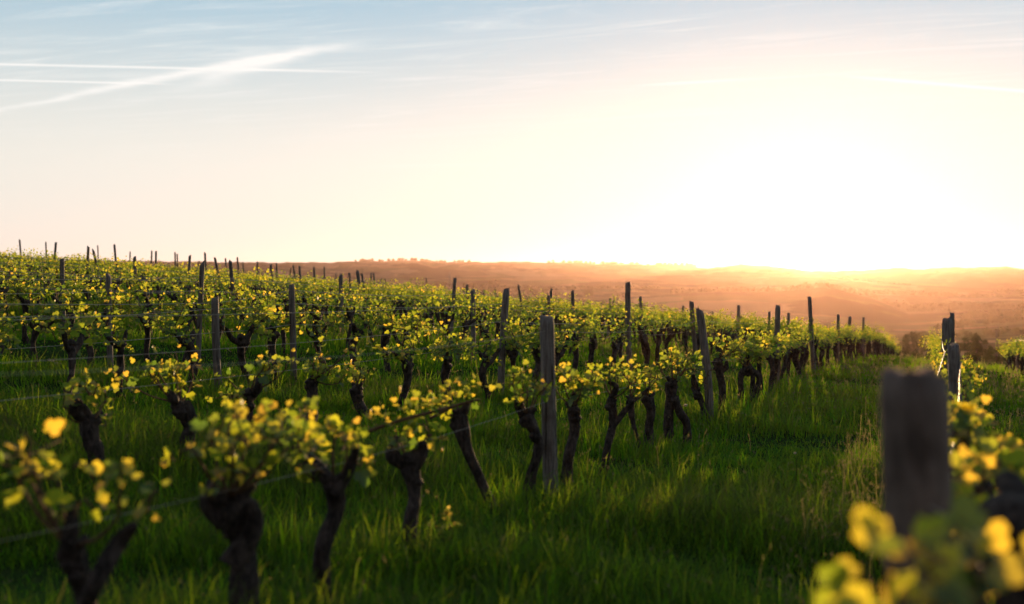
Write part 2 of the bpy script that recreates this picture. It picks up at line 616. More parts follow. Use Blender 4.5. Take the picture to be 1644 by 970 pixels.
def terrain(X, Y):
    X = np.asarray(X, float)
    Y = np.asarray(Y, float)
    r = np.hypot(X, Y)
    az = np.arctan2(X, Y) + TH                                  # angle right of the camera axis
    azc = np.clip(az, -0.62, 0.60)
    px = CX + F * np.tan(azc)
    dep = np.cos(azc)
    rows = [(R, np.interp(px, PXK, p)) for R, p in FAR]
    ridge = np.interp(px, RPX, RPY) + 0.9 * np.sin(px * 0.11) * np.sin(px * 0.037 + 1) + 0.5 * np.sin(px * 0.31)
    rows.append((5000, ridge))
    rows.append((6300, ridge + 24))
    lr = np.log(np.maximum(r, 1.0))
    py = rows[0][1].copy()
    for (r0, p0), (r1, p1) in zip(rows[:-1], rows[1:]):
        t = smooth(lr, math.log(r0), math.log(r1))
        py = np.where(r >= r0, p0 * (1 - t) + p1 * t, py)
    zf = -(py - YH) / F * r * dep
    nz = vnoise(np.stack([X, Y, X * 0], -1), 0.010, 4, 2) * np.clip(r / 900, 0, 1.1)
    zf = zf + nz * smooth(r, 150, 600) * (1 - 0.6 * smooth(r, 4100, 5000))
    zn = field_z(X, Y)
    fall = smooth(-X, 36, 60) * 3.0
    w = smooth(np.maximum(r, 0), 84, 120)
    bump = 0.035 * vnoise(np.stack([X, Y, X * 0], -1), 1.1, 3, 5) * (1 - smooth(r, 40, 110))
    return (zn - fall) * (1 - w) + zf * w + bump + EZ


def tz(x, y):
    return float(terrain(np.array([x * 1.0]), np.array([y * 1.0]))[0])


def build_ground():
    fine = np.radians(np.arange(-34, 34.01, 0.22))
    coarse = np.radians(np.arange(34 + 4, 360 - 34, 4.0))
    az = np.concatenate([fine, coarse]) - TH
    rr = np.concatenate([np.arange(0.4, 12, 0.35), np.geomspace(12, 84, 60), np.geomspace(86, 6400, 150)])
    A, R = np.meshgrid(az, rr)
    X, Y = R * np.sin(A), R * np.cos(A)
    Z = terrain(X, Y)
    na = len(az)
    V = np.stack([X, Y, Z], -1).reshape(-1, 3)
    i = np.arange(len(rr) - 1)[:, None] * na
    j = np.arange(na)[None, :]
    j2 = (j + 1) % na
    Q = np.stack([i + j, i + na + j, i + na + j2, i + j2], -1).reshape(-1, 4)
    c = len(V)
    V = np.vstack([V, [[0, 0, tz(0, 0)]]])
    fan = np.stack([np.full(na, c), np.arange(na), (np.arange(na) + 1) % na], -1)
    o = obj('ground', make_mesh('ground', V, [Q, fan[:, ::-1]], ground_mat(), None, True))
    tag(o, 'rolling grassy vineyard slope falling away to hazy fields and far hills', 'ground', None, 'structure')


build_ground()


def build_haze():
    lo, hi, S = -90.0, 118.0, 6800.0
    V = np.array([[x, y, z] for z in (lo, hi) for x, y in ((-S, -S), (S, -S), (S, S), (-S, S))], float)
    Fc = np.array([[3, 2, 1, 0], [4, 5, 6, 7], [0, 1, 5, 4], [1, 2, 6, 5], [2, 3, 7, 6], [3, 0, 4, 7]])
    m, k, out = new_mat('sunlit_air')
    pv = k.add('ShaderNodeVolumePrincipled')
    pv.inputs['Color'].default_value = (1.0, 0.66, 0.57, 1)
    pv.inputs['Density'].default_value = HAZE
    pv.inputs['Anisotropy'].default_value = 0.77
    k.l.new(pv.outputs[0], out.inputs['Volume'])
    o = obj('haze', make_mesh('haze', V, Fc, m))
    tag(o, 'golden evening haze lying over the valley and hills', 'haze', None, 'stuff')


HAZE = 0.000036
build_haze()

# ------------------------------------------------------------------ grass
def build_grass():
    rs = np.random.RandomState(11)
    def scatter(n, r0, r1, a0=-29, a1=29, pw=1.0):
        u = rs.uniform(0, 1, n)
        r = (r0 ** (2 - pw) + u * (r1 ** (2 - pw) - r0 ** (2 - pw))) ** (1 / (2 - pw)) if pw != 2 else r0 * (r1 / r0) ** u
        a = np.radians(rs.uniform(a0, a1, n)) - TH
        return r * np.sin(a), r * np.cos(a), r
    sets = []
    for n, r0, r1, pw in ((240000, 2.4, 10.5, 1.3), (190000, 9.0, 25, 1.5), (170000, 20, 100, 1.6)):
        sets.append(scatter(n, r0, r1, pw=pw))
    X = np.concatenate([s[0] for s in sets])
    Y = np.concatenate([s[1] for s in sets])
    R = np.concatenate([s[2] for s in sets])
    # most blades grow in tufts: pull each to a tuft centre and let it lean outwards
    n0 = len(X)
    cidx = (np.arange(n0) // 16) * 16
    tuft = rs.uniform(0, 1, n0) < 0.62
    sp = 0.05 * np.maximum(1, R / 9.0)
    jx, jy = rs.normal(0, 1, n0) * sp, rs.normal(0, 1, n0) * sp
    near_set = R < 60
    use = tuft & near_set
    # neighbours in the list share a centre only within the same distance band, so centres are drawn per band
    X = np.where(use, X[cidx] + jx, X)
    Y = np.where(use, Y[cidx] + jy, Y)
    R = np.hypot(X, Y)
    out_a = np.arctan2(jy, jx)
    tuft_h = np.where(use, (0.65 + 1.25 * rs.uniform(0, 1, n0) ** 1.8)[cidx], rs.uniform(0.6, 1.0, n0))
    tuft_t = np.where(use, rs.normal(0, 0.18, n0)[cidx], 0.0)
    P = np.stack([X, Y, X * 0], -1)
    clump = vnoise(P, 1.5, 3, 1)
    big = vnoise(P, 0.33, 2, 9)
    keep = rs.uniform(0, 1, len(X)) < np.clip(0.70 + 0.35 * clump + 0.15 * big, 0.22, 1)
    keep &= (X > -38) & (X < 16) & (R < 100)
    X, Y, R, clump, big, use, out_a, tuft_h, tuft_t = (a[keep] for a in (X, Y, R, clump, big, use, out_a, tuft_h, tuft_t))
    n = len(X)
    # distance from the nearest vine row: long grass under the vines, shorter in the driven aisles
    rowd = np.abs(((X + 0.0) / 2.1) - np.round(X / 2.1)) * 2.1
    under = 1 - smooth(rowd, 0.25, 0.85)
    H = (0.100 + 0.025 * under + 0.075 * clump + 0.045 * big) * rs.uniform(0.6, 1.3, n) * tuft_h
    H = np.clip(H, 0.04, 0.34)
    dry = rs.uniform(0, 1, n) < (0.0015 + 0.012 * under * (big > 0.25) * (Y > 7) + 0.05 * (np.abs(X + 0.3) < 0.35) * (Y > 4.5) + 0.05 * smooth(Y, 9, 26) + 0.03 * ((X > 0.6) & (X < 1.6)))  # extra straw-coloured blades farther off paint in the golden low-sun light on the grass
    H = np.where(dry, H * 1.4 + 0.06, H)
    W = np.clip(0.0019 * rs.uniform(0.6, 1.6, n) * np.maximum(1, R / 7.0), 0, 0.03)
    W = np.where(dry, W * 0.6, W)
    Z = terrain(X, Y) - 0.012
    a = rs.uniform(0, 2 * np.pi, n)
    a = np.where(use, out_a + rs.normal(0, 0.5, n), a)
    lean = rs.uniform(0.2, 1.5, n) * np.where(dry, 0.5, 1)
    D = np.stack([np.cos(a), np.sin(a), np.zeros(n)], -1)
    S = np.stack([-np.sin(a), np.cos(a), np.zeros(n)], -1)
    base = np.stack([X, Y, Z], -1)
    up = np.array([0, 0, 1.0])
    p1 = base + up * (H * 0.5)[:, None] + D * (H * lean * 0.22)[:, None]
    p2 = base + up * (H * (0.86 - 0.15 * lean))[:, None] + D * (H * lean * 0.62)[:, None]
    p3 = base + up * (H * (1.0 - 0.35 * lean))[:, None] + D * (H * lean * 1.05)[:, None]
    w = W[:, None]
    V = np.stack([base - S * w, base + S * w, p1 - S * w * 0.85, p1 + S * w * 0.85, p2 - S * w * 0.5, p2 + S * w * 0.5, p3], 1)
    b = np.arange(n)[:, None] * 7
    Q = np.concatenate([b + np.array([[0, 1, 3, 2]]), b + np.array([[2, 3, 5, 4]])])
    T3 = b + np.array([[4, 5, 6]])
    tint = np.clip(0.40 + 0.20 * clump + 0.16 * big + tuft_t + rs.normal(0, 0.12, n), 0.02, 0.84)
    tint = np.where(dry, rs.uniform(0.88, 1, n), tint)
    tip = np.stack([tint - 0.05] * 4 + [tint + 0.03] * 2 + [tint + 0.08], 1)
    Vs, Fs, Ts = [V.reshape(-1, 3)], [Q, T3], [np.clip(tip, 0, 1).ravel()]
    # seed heads on the dry stalks
    sel = np.where(dry & (R < 30))[0]
    m = 7
    t = rs.uniform(0, 1, (len(sel), m))
    c = p2[sel][:, None] * (1 - t[..., None]) + p3[sel][:, None] * t[..., None]
    q = rs.normal(0, 1, (len(sel), m, 3))
    q /= np.linalg.norm(q, axis=-1)[..., None]
    ln = 0.012 * np.maximum(1, R[sel] / 9)[:, None, None]
    q2 = np.cross(q, up) * 0.35
    SV = np.stack([c - q * ln * 0.4 + up * ln * -0.2, c + q2 * ln, c + q * ln + up * ln], 2).reshape(-1, 3)
    # pale flecks of seed and small blossom held among the blades
    fl = rs.choice(n, 2600, replace=False)
    fl = fl[R[fl] < 40]
    c = p3[fl]
    q = rs.normal(0, 1, (len(fl), 1, 3)) * 0.0045 * np.maximum(1, R[fl] / 8)[:, None, None]
    q2 = rs.normal(0, 1, (len(fl), 1, 3)) * 0.0045 * np.maximum(1, R[fl] / 8)[:, None, None]
    SV = np.concatenate([SV, np.concatenate([c[:, None] - q, c[:, None] + q2, c[:, None] + q], 1).reshape(-1, 3)])
    off = len(Vs[0])
    Fs.append(np.arange(len(SV)).reshape(-1, 3) + off)
    o = obj('grass', make_mesh('grass', np.concatenate([Vs[0], SV]), [Fs[0], np.concatenate([Fs[1], Fs[2]])], M_GRASS,
                               np.concatenate([Ts[0], np.full(len(SV), 0.97)])))
    tag(o, 'tall uneven green grass with dry seed stalks growing between the vine rows', 'grass', None, 'stuff')


build_grass()

# ------------------------------------------------------------------ vines
ROWX = [0.13] + [-2.1 * k for k in range(1, 18)]
ORD = ['zeroth', 'first', 'second', 'third', 'fourth', 'fifth', 'sixth', 'seventh', 'eighth', 'ninth', 'tenth', 'eleventh', 'twelfth',
       'thirteenth', 'fourteenth', 'fifteenth', 'sixteenth', 'seventeenth', 'eighteenth', 'nineteenth', 'twentieth'] + \
      ['twenty-' + w for w in ('first', 'second', 'third', 'fourth', 'fifth', 'sixth', 'seventh', 'eighth', 'ninth')]


def row_name(k):
    if k == 0:
        return 'the row behind the big blurred post'
    if k == 1:
        return 'the front row beside the grass aisle'
    return 'the %s row from the grass aisle' % ORD[k]


LEAF_HI = np.array([[0, 0, 0], [-0.42, 0.02, 0.10], [-0.55, 0.42, 0.05], [-0.30, 0.58, 0.02], [-0.30, 0.86, 0.06], [0, 1.05, -0.10],
                    [0.30, 0.86, 0.06], [0.30, 0.58, 0.02], [0.55, 0.42, 0.05], [0.42, 0.02, 0.10], [0, 0.5, -0.10]])
LEAF_HI_F = np.array([[10, 0, 1], [10, 1, 2], [10, 2, 3], [10, 3, 4], [10, 4, 5], [10, 5, 6], [10, 6, 7], [10, 7, 8], [10, 8, 9], [10, 9, 0]])
LEAF_LO = np.array([[0, 0, 0], [-0.5, 0.35, 0.08], [0, 1.0, -0.05], [0.5, 0.35, 0.08]])
LEAF_LO_F = np.array([[0, 1, 2], [0, 2, 3]])


def leaves(buf, pos, direc, normal, size, tint, hi=True, rs=None):
    T, Fc = (LEAF_HI, LEAF_HI_F) if hi else (LEAF_LO, LEAF_LO_F)
    d = direc / (np.linalg.norm(direc, axis=1)[:, None] + 1e-9)
    s = np.cross(d, normal)
    s /= np.linalg.norm(s, axis=1)[:, None] + 1e-9
    n = np.cross(s, d)
    curl = rs.uniform(0.3, 2.4, len(pos))
    V = pos[:, None] + size[:, None, None] * (T[None, :, 0:1] * s[:, None] + T[None, :, 1:2] * d[:, None]
                                             + T[None, :, 2:3] * n[:, None] * curl[:, None, None])
    Fb = Fc[None] + (np.arange(len(pos)) * len(T))[:, None, None]
    buf.add(V.reshape(-1, 3), Fb.reshape(-1, 3), np.repeat(tint, len(T)))


def shoot_foliage(starts, seed, per=10, length=(0.18, 0.36), size=(0.045, 0.08), spread=0.55, hi=True, tips=0.35, base_n=4, face=0.0):
    """young shoots: returns (leaf buffer, stem buffer). starts: list of (point, direction)"""
    rs = np.random.RandomState(seed)
    lb, sb = Buf(), Buf()
    for p, d in starts:
        p = np.asarray(p, float)
        d = np.asarray(d, float) + rs.normal(0, 0.18, 3)
        d /= np.linalg.norm(d)
        L = rs.uniform(*length)
        up = np.array([0, 0, 1.0])
        pts = [p, p + d * L * 0.45 + up * 0.02, p + d * L * 0.8 + up * L * 0.12 + rs.normal(0, 0.02, 3), p + d * L + up * L * 0.25 + rs.normal(0, 0.03, 3)]
        C = catmull(pts, per + 2)
        V, Fc = tube(pts, [0.005, 0.004, 0.003, 0.0015], 6, 5, round_end=False)
        sb.add(V, Fc)
        n = rs.poisson(per * 1.35) + base_n
        t = rs.beta(1.5, 1.1, n)
        idx = np.clip(t * (per + 1), 0, per + 1)
        i0 = np.minimum(idx.astype(int), per)
        fr = (idx - i0)[:, None]
        q = C[i0] * (1 - fr) + C[i0 + 1] * fr
        dr = rs.normal(0, 1, (n, 3))
        dr[:, 2] = dr[:, 2] * 0.6 + 0.12
        dr /= np.linalg.norm(dr, axis=1)[:, None]
        pet = rs.uniform(0.02, 0.085, n) * spread / 0.55
        q = q + dr * pet[:, None]
        nm = rs.normal(0, 0.75, (n, 3)) + np.array([0, 0, 0.75]) + np.array([0.08, -1.1, 0]) * (t + face)[:, None]
        sz = rs.uniform(*size, n) * (1.10 - 0.55 * t)
        tint = np.clip(0.04 + (0.52 if hi else 0.46) * t + rs.normal(0, 0.16, n) + (rs.uniform(0, 1, n) < tips * t) * 0.40, 0, 1)
        dd = dr + np.array([0, 0, -0.35]) * (1 - t)[:, None] + np.array([0, 0, 0.4]) * t[:, None]
        leaves(lb, q, dd, nm, sz, tint, hi, rs)
    return lb, sb


def auto_starts(rs, n, h=0.55, half=0.46):
    st = []
    for i in range(n):
        y = rs.uniform(-half, half)
        a = rs.uniform(0, 2 * math.pi)
        st.append((np.array([rs.normal(0, 0.06), y, h + rs.uniform(-0.03, 0.11) + 0.04 * abs(y)]),
                   np.array([math.cos(a) * 0.5, math.sin(a) * 0.45 + 0.5 * np.sign(y), rs.uniform(-0.15, 0.85)])))
    return st


def trunk_buf(paths, seed, lumps=(), rings=26, sides=14, bump=0.20):
    b = Buf()
    for i, (P, R) in enumerate(paths):
        V, Fc = tube(P, R, rings, sides, bump, seed * 3 + i, 15.0)
        b.add(V, Fc)
    for i, (c, r) in enumerate(lumps):
        c = np.asarray(c, float)
        V, Fc = tube([c - [0, 0, r], c, c + [0, 0, r]], [r * 0.45, r * 1.05, r * 0.5], 9, 12, 0.28, seed * 7 + i, 22.0)
        b.add(V, Fc)
    return b


def auto_trunk(seed, h=0.54, lo=False):
    rs = np.random.RandomState(seed + 500)
    lx, ly = rs.normal(0, 0.05), rs.normal(0, 0.13)
    w = rs.uniform(0.026, 0.042)
    k1 = rs.normal(0, 0.035, 2)
    k2 = rs.normal(0, 0.035, 2)
    top = np.array([0, 0, h - 0.02])
    base = np.array([lx, ly, -0.06])
    P = [base, base * 0.68 + top * 0.32 + [k1[0], k1[1], 0], base * 0.3 + top * 0.7 + [k2[0], k2[1], 0], top]
    R = [w * 1.25, w * 0.95, w * 0.95, w * 1.35]
    paths = [(P, R)]
    lumps = [(top + rs.normal(0, 0.02, 3), w * rs.uniform(1.0, 1.35)), (top + [0, rs.normal(0, 0.05), -0.05], w * 1.1)]
    for s in ((-1, 1) if rs.uniform() < 0.8 else (rs.choice([-1, 1]),)):
        L = rs.uniform(0.10, 0.24)
        paths.append(([top + [0, 0, -0.05], top + [rs.normal(0, 0.02), s * L * 0.5, 0.0], top + [rs.normal(0, 0.03), s * L, 0.07 + rs.uniform(0, 0.05)]],
                      [w * 0.9, w * 0.75, w * 0.45]))
    if lo:
        return trunk_buf(paths, seed, lumps[:1], 9, 7, 0.18)
    return trunk_buf(paths, seed, lumps, 28, 14, 0.28)


# --- posts measured from the photograph: row, top x, top y, lower x, lower y, thickness
POSTS = [
    (15, 31.5, 385, 36, 435), (14, 73.6, 389, 74.5, 440), (12, 90, 389, 84, 440), (6, 99.6, 416, 100, 472), (10, 142, 396, 140.6, 428), (9, 149.5, 401, 157, 431),
    (16, 156.8, 394, 157, 418), (12, 183.6, 393, 186, 422), (16, 209, 404, 209, 418), (8, 216, 413, 218, 444), (16, 243.6, 403, 243.6, 420),
    (12, 250.6, 403, 249.4, 436), (13, 281, 405, 281, 424), (14, 284.5, 408, 284.5, 424), (9, 305, 410, 304.6, 455), (17, 319.6, 419, 319.6, 430),
    (12, 329, 406, 330, 429), (4, 325, 421.5, 321, 562), (9, 345, 414, 351, 438), (14, 362, 415, 364, 430), (6, 370, 420, 377, 493), (13, 381, 413, 383, 437),
    (16, 390, 421, 391, 432), (11, 413, 420.6, 414, 442), (4, 174, 441, 180, 600), (3, 345, 478, 348, 660), (8, 434.6, 425, 438, 464), (13, 444, 422, 444, 442),
    (10, 470.7, 426, 475, 450), (9, 481, 427, 482, 455), (15, 467, 430, 466, 440), (10, 504, 428.5, 505.6, 456), (12, 520.7, 429, 521, 448), (15, 539, 439, 539, 449),
    (3, 468, 458, 473, 610), (5, 547, 442, 548, 507), (7, 561, 438, 562, 487), (6, 574, 435, 582, 516), (8, 581, 438.6, 585, 467), (10, 596, 438, 596, 456),
    (9, 599.5, 438, 601, 456), (12, 613, 447, 613, 458), (13, 618.5, 448, 619, 460), (8, 668.5, 456.5, 677, 478), (9, 684, 445.5, 686, 470), (10, 714, 458.5, 714, 475),
    (4, 730.5, 447, 725, 530), (5, 750, 456.5, 750, 500), (3, 759, 465, 759.5, 553), (7, 777, 464, 777, 482), (8, 794, 464, 798, 484), (2, 813, 465, 804, 641),
    (5, 832, 458, 836, 482), (5, 885, 463.5, 882, 500), (4, 881, 474, 880, 500), (3, 919, 466.4, 924, 563), (1, 878, 507, 887, 800), (7, 937, 489, 938, 500),
    (4, 980, 479, 978, 507), (5, 986, 481, 984, 498), (2, 1008, 453, 1011, 579), (3, 1028, 476, 1028, 509), (4, 1034, 489, 1034, 505), (4, 1097, 491, 1097, 521),
    (5, 1090, 502, 1090, 516), (2, 1110, 484, 1116, 562), (1, 1123, 497, 1140, 682), (3, 1143.5, 500, 1143.5, 518), (2, 1186, 490, 1186, 516), (3, 1190, 506, 1190, 517),
    (2, 1235, 500, 1235, 528), (1, 1249, 490.6, 1248, 610), (2, 1266, 502, 1265, 526), (4, 1228, 518, 1228, 526), (1, 1299.5, 477, 1306, 580), (1, 1345.6, 504.6, 1345, 577),
    (1, 1365, 508.5, 1366, 566), (1, 1386.5, 509, 1386, 566), (1, 1403.6, 527, 1403.6, 546), (1, 1417, 537.5, 1417, 556), (1, 1428, 539, 1428, 560), (1, 1436, 553, 1436, 566),
]


def post_mesh(h, r, seed, lean=(0, 0)):
    """rough round stake: base at origin, sunk a little; slightly bowed, chipped top"""
    rs = np.random.RandomState(seed)
    rings, sides = 26, 14
    t = np.linspace(0, 1, rings)
    zz = -0.12 + t * (h + 0.12)
    bow = rs.normal(0, 0.010, 2)
    th = np.linspace(0, 2 * np.pi, sides, endpoint=False)
    cx = lean[0] * zz / h + bow[0] * np.sin(t * 3.14)
    cy = lean[1] * zz / h + bow[1] * np.sin(t * 3.14)
    rad = r * (1.0 + 0.10 * (1 - t))
    sq = 1 + 0.07 * np.cos(4 * th + rs.uniform(0, 6)) + 0.05 * np.cos(2 * th + rs.uniform(0, 6))
    nz = vnoise(np.stack([np.cos(th)[None, :] + 0 * zz[:, None], np.sin(th)[None, :] + 0 * zz[:, None], 0.7 * zz[:, None] + 0 * th[None, :]], -1), 2.6, 3, seed)
    rr = rad[:, None] * sq[None, :] * (1 + 0.06 * nz)
    V = np.stack([cx[:, None] + rr * np.cos(th), cy[:, None] + rr * np.sin(th), np.broadcast_to(zz[:, None], rr.shape)], -1)
    slope = rs.normal(0, 0.35 if r < 0.05 else 0.08, 2)
    V[-1, :, 2] += (np.cos(th) * slope[0] + np.sin(th) * slope[1]) * r + rs.normal(0, 0.17, sides) * r
    V[-1, :, :2] = V[-1, :, :2] * 0.93 + np.array([cx[-1], cy[-1]]) * 0.07
    V = V.reshape(-1, 3)
    i = np.arange(rings - 1)[:, None] * sides
    j = np.arange(sides)[None, :]
    j2 = (j + 1) % sides
    Q = np.stack([i + j, i + j2, i + sides + j2, i + sides + j], -1).reshape(-1, 4)
    b = Buf()
    ctr = V[-sides:].mean(0) + [0, 0, -0.15 * r]
    V = np.vstack([V, ctr])
    fan = np.stack([(rings - 1) * sides + np.arange(sides), (rings - 1) * sides + (np.arange(sides) + 1) % sides, np.full(sides, rings * sides)], -1)
    b.add(V, [Q, fan, np.arange(sides)[::-1][None, :]])
    return b.mesh('wooden_post', M_POST)


post_at = {k: [] for k in range(-1, 18)}     # row -> list of (y, x, height above ground)


def place_post(k, base, top, r, seed, label, group='wooden stakes along the vine rows'):
    b = np.array([base[0], base[1], tz(base[0], base[1])])
    h = top[2] - b[2]
    me = post_mesh(h, r, seed, (top[0] - b[0], top[1] - b[1]))
    o = obj('wooden_post', me, None, b)
    tag(o, label, 'post', group)
    post_at[k].append((b[1], b[0], h, b[2], top))
    return o


def lean_word(dx):
    return 'leaning' if abs(dx) > 0.055 else 'upright'


recs = []
for i, (k, xt, yt, xb, yb) in enumerate(POSTS):
    rs = np.random.RandomState(900 + i)
    X = ROWX[k] + rs.normal(0, 0.03)
    top = on_row(xt, yt, X)
    y = top[1]
    dep = float(np.dot(top - [0, 0, EZ], [-math.sin(TH), math.cos(TH), 0]))
    z0 = tz(X, y)
    ppx = (top[2] - z0) / dep * F
    slope = (xt - xb) / max(yb - yt, 1.0)
    slope = max(-0.24, min(0.24, slope))
    off = slope * (top[2] - z0)
    tp = top.copy()
    base = top - off * np.array([math.cos(TH), math.sin(TH), 0]) + np.array([0, rs.normal(0, 0.03), 0])
    recs.append([k, base, tp, off, i])
by_row = {}
for r in recs:
    by_row.setdefault(r[0], []).append(r)
LOOKS = {(1, 0): 'sturdy grey', (1, 1): 'slim bleached', (1, 2): 'thick brown', (1, 3): 'tall forked-wire', (2, 1): 'tall knobbly-topped'}
for k, lst in by_row.items():
    lst.sort(key=lambda r: r[1][1])
    for n, (kk, base, tp, off, i) in enumerate(lst):
        rs = np.random.RandomState(300 + i)
        r = rs.uniform(0.029, 0.037) if k > 2 else rs.uniform(0.036, 0.040)
        if i in (6, 1, 8):
            r *= 0.8
        lw = ('leaning' if abs(off) > 0.05 else 'straight')
        lab = '%s weathered grey post, %s along %s' % (lw, ORD[n + 1], row_name(k))
        if (k, n) == (1, 0):
            lab = 'nearest sharp grey post of the front row, rising between two black vine trunks'
        if (k, n) == (1, 3):
            lab = 'tall leaning post of the front row, catching orange sunlight near the setting sun'
        if (k, n) == (2, 1):
            lab = 'tallest straight post with a knobbly top, second along the second row'
        place_post(k, base, tp, r, 40 + i, lab)

# posts of the row behind the big blurred post
near_c = at_depth(1470, 597, 2.0)
big = place_post(0, (near_c[0] - 0.01, near_c[1]), near_c, 0.056, 7, 'big dark blurred post in the right foreground, closest of all to the camera')
big.data.materials[0] = M_POST_DARK
for (px, py, dep, r, lab) in ((1530, 553, 8.0, 0.043, 'pale grey post standing directly behind the big blurred post'),
                              (1521, 512, 11.6, 0.042, 'dark square-topped post behind the pale grey one'),
                              (1528.5, 503, 17.0, 0.036, 'thin tallest-topped post peeping over the dark square-topped post')):
    p = at_depth(px, py, dep)
    place_post(0, (p[0] + 0.01, p[1]), p, r, int(dep * 10), lab)
p = at_depth(1511, 537, 30.0)
place_post(0, (p[0], p[1]), p, 0.035, 77, 'small distant post left of the dark square-topped post')
XR = 2.35
for (px, py, lab) in ((1621.5, 546, 'first dark stub of a post in the far row at the right edge'),
                      (1634, 541, 'second dark stub of a post in the far row at the right edge')):
    p = on_row(px, py, XR)
    h0 = p[2] - tz(p[0], p[1])
    p[2] = tz(p[0], p[1]) + max(0.9, min(1.35, h0))
    place_post(-1, (p[0], p[1]), p, 0.036, int(px), lab)

# --- wires
def wire(k, hfrac, label, y1=72.0, y0=0.6, r=0.0020, xoff=0.0):
    ps = sorted(post_at[k])
    X = ROWX[k] if k >= 0 else XR
    pts = []
    rs = np.random.RandomState(k * 10 + int(hfrac * 100))
    ys = [y0] + [p[0] for p in ps if y0 < p[0] < y1] + [y1]
    kn = []
    for y in ys:
        m = [p for p in ps if p[0] == y]
        if m:
            _, bx, h, bz, tp = m[0]
            hh = min(hfrac, h - 0.05)
            f = hh / h
            kn.append((bx + (tp[0] - bx) * f + xoff, y + (tp[1] - y) * f, bz + hh))
        else:
            kn.append((X + xoff, y, tz(X, y) + hfrac - 0.05))
    out = []
    for a, b in zip(kn[:-1], kn[1:]):
        L = b[1] - a[1]
        n = max(3, min(14, int(L / 0.7)))
        for t in np.linspace(0, 1, n, endpoint=False):
            sag = 0.010 * min(L, 5) * 4 * t * (1 - t)
            q = np.array(a) * (1 - t) + np.array(b) * t
            g = tz(q[0], q[1]) + hfrac * 0.55
            out.append([q[0] + rs.normal(0, 0.002), q[1], max(q[2] - sag, g)])
    out.append(list(kn[-1]))
    P = np.array(out)
    sides = 5
    T = np.gradient(P, axis=0)
    T /= np.linalg.norm(T, axis=1)[:, None]
    A = np.cross(T, [0, 0, 1.0])
    A /= np.linalg.norm(A, axis=1)[:, None]
    B = np.cross(T, A)
    th = np.linspace(0, 2 * np.pi, sides, endpoint=False)
    V = P[:, None] + r * (A[:, None] * np.cos(th)[None, :, None] + B[:, None] * np.sin(th)[None, :, None])
    i = np.arange(len(P) - 1)[:, None] * sides
    j = np.arange(sides)[None, :]
    j2 = (j + 1) % sides
    Q = np.stack([i + j, i + j2, i + sides + j2, i + sides + j], -1).reshape(-1, 4)
    b = Buf()
    b.add(V.reshape(-1, 3), Q)
    # dry tendrils still curled round the wire
    nt = 40 if k <= 2 else 14
    for _ in range(nt):
        i = rs.randint(1, len(P) - 1)
        t = rs.uniform()
        q = P[i] * (1 - t) + P[i - 1] * t
        if q[1] > 40:
            continue
        s = np.linspace(0, 1, 7)[:, None]
        ph = rs.uniform(0, 6.28)
        hel = np.concatenate([0.006 * np.cos(s * 14 + ph), s * rs.uniform(0.02, 0.07), 0.006 * np.sin(s * 14 + ph) - rs.uniform(0, 0.03) * s * s], 1)
        V2, F2 = tube(q + hel, [0.0016, 0.0008], 9, 4, round_end=False)
        b.add(V2, F2)
    o = obj('trellis_wire', b.mesh('trellis_wire', M_WIRE))
    tag(o, label, 'wire', 'wires strung along the vine rows')


for k in range(1, 10):
    wire(k, 0.62, 'lower rusty wire threaded through the vines of ' + row_name(k), 74 - k * 1.2, 1.6 if k < 3 else 1.0 * k, 0.0009 if k == 1 else (0.0015 if k == 2 else 0.0024))
    if 2 <= k <= 7:
        wire(k, 0.84, 'middle pale wire over the vine heads of ' + row_name(k), 74 - k * 1.2, 1.0 * k + 1.0, 0.0015 if k == 2 else 0.0024)
    wire(k, 1.02, 'upper thin bare wire along the post tops of ' + row_name(k), 74 - k * 1.2, 1.6 if k < 3 else 1.0 * k, 0.0009 if k == 1 else (0.0015 if k == 2 else 0.0024))
wire(0, 0.98, 'sunlit wire on the aisle side of the row behind the big blurred post', 60, 1.99, 0.0017, -0.05)
wire(0, 0.90, 'sunlit wire on the far side of the row behind the big blurred post', 60, 1.99, 0.0017, 0.05)
wire(-1, 1.0, 'sunlit wire of the far row at the right edge', 44, 24, 0.0024)

# --- vine individuals
N_TR = 12
tr_meshes = [auto_trunk(i).mesh('vine_trunk', M_BARK, True) for i in range(N_TR)]
fo_hi, fo_mid = [], []
for i in range(10):
    rs = np.random.RandomState(60 + i)
    lb, sb = shoot_foliage(auto_starts(rs, [7, 13, 10, 15, 9, 12, 6, 14, 11, 10][i], 0.55, rs.uniform(0.16, 0.40)), 70 + i, 8, (0.09, 0.30), (0.040, 0.070), 0.5, True)
    fo_hi.append((lb.mesh('vine_foliage', M_LEAF), sb.mesh('vine_shoots', M_CANE)))
for i in range(12):
    rs = np.random.RandomState(160 + i)
    lb, sb = shoot_foliage(auto_starts(rs, [6, 11, 8, 13, 7, 10, 5, 12, 9, 7, 11, 8][i], 0.60, rs.uniform(0.20, 0.46)), 170 + i, 7, (0.10, 0.32), (0.040, 0.072), 0.55, False, 0.12)
    fo_mid.append(lb.mesh('vine_foliage', M_LEAF))

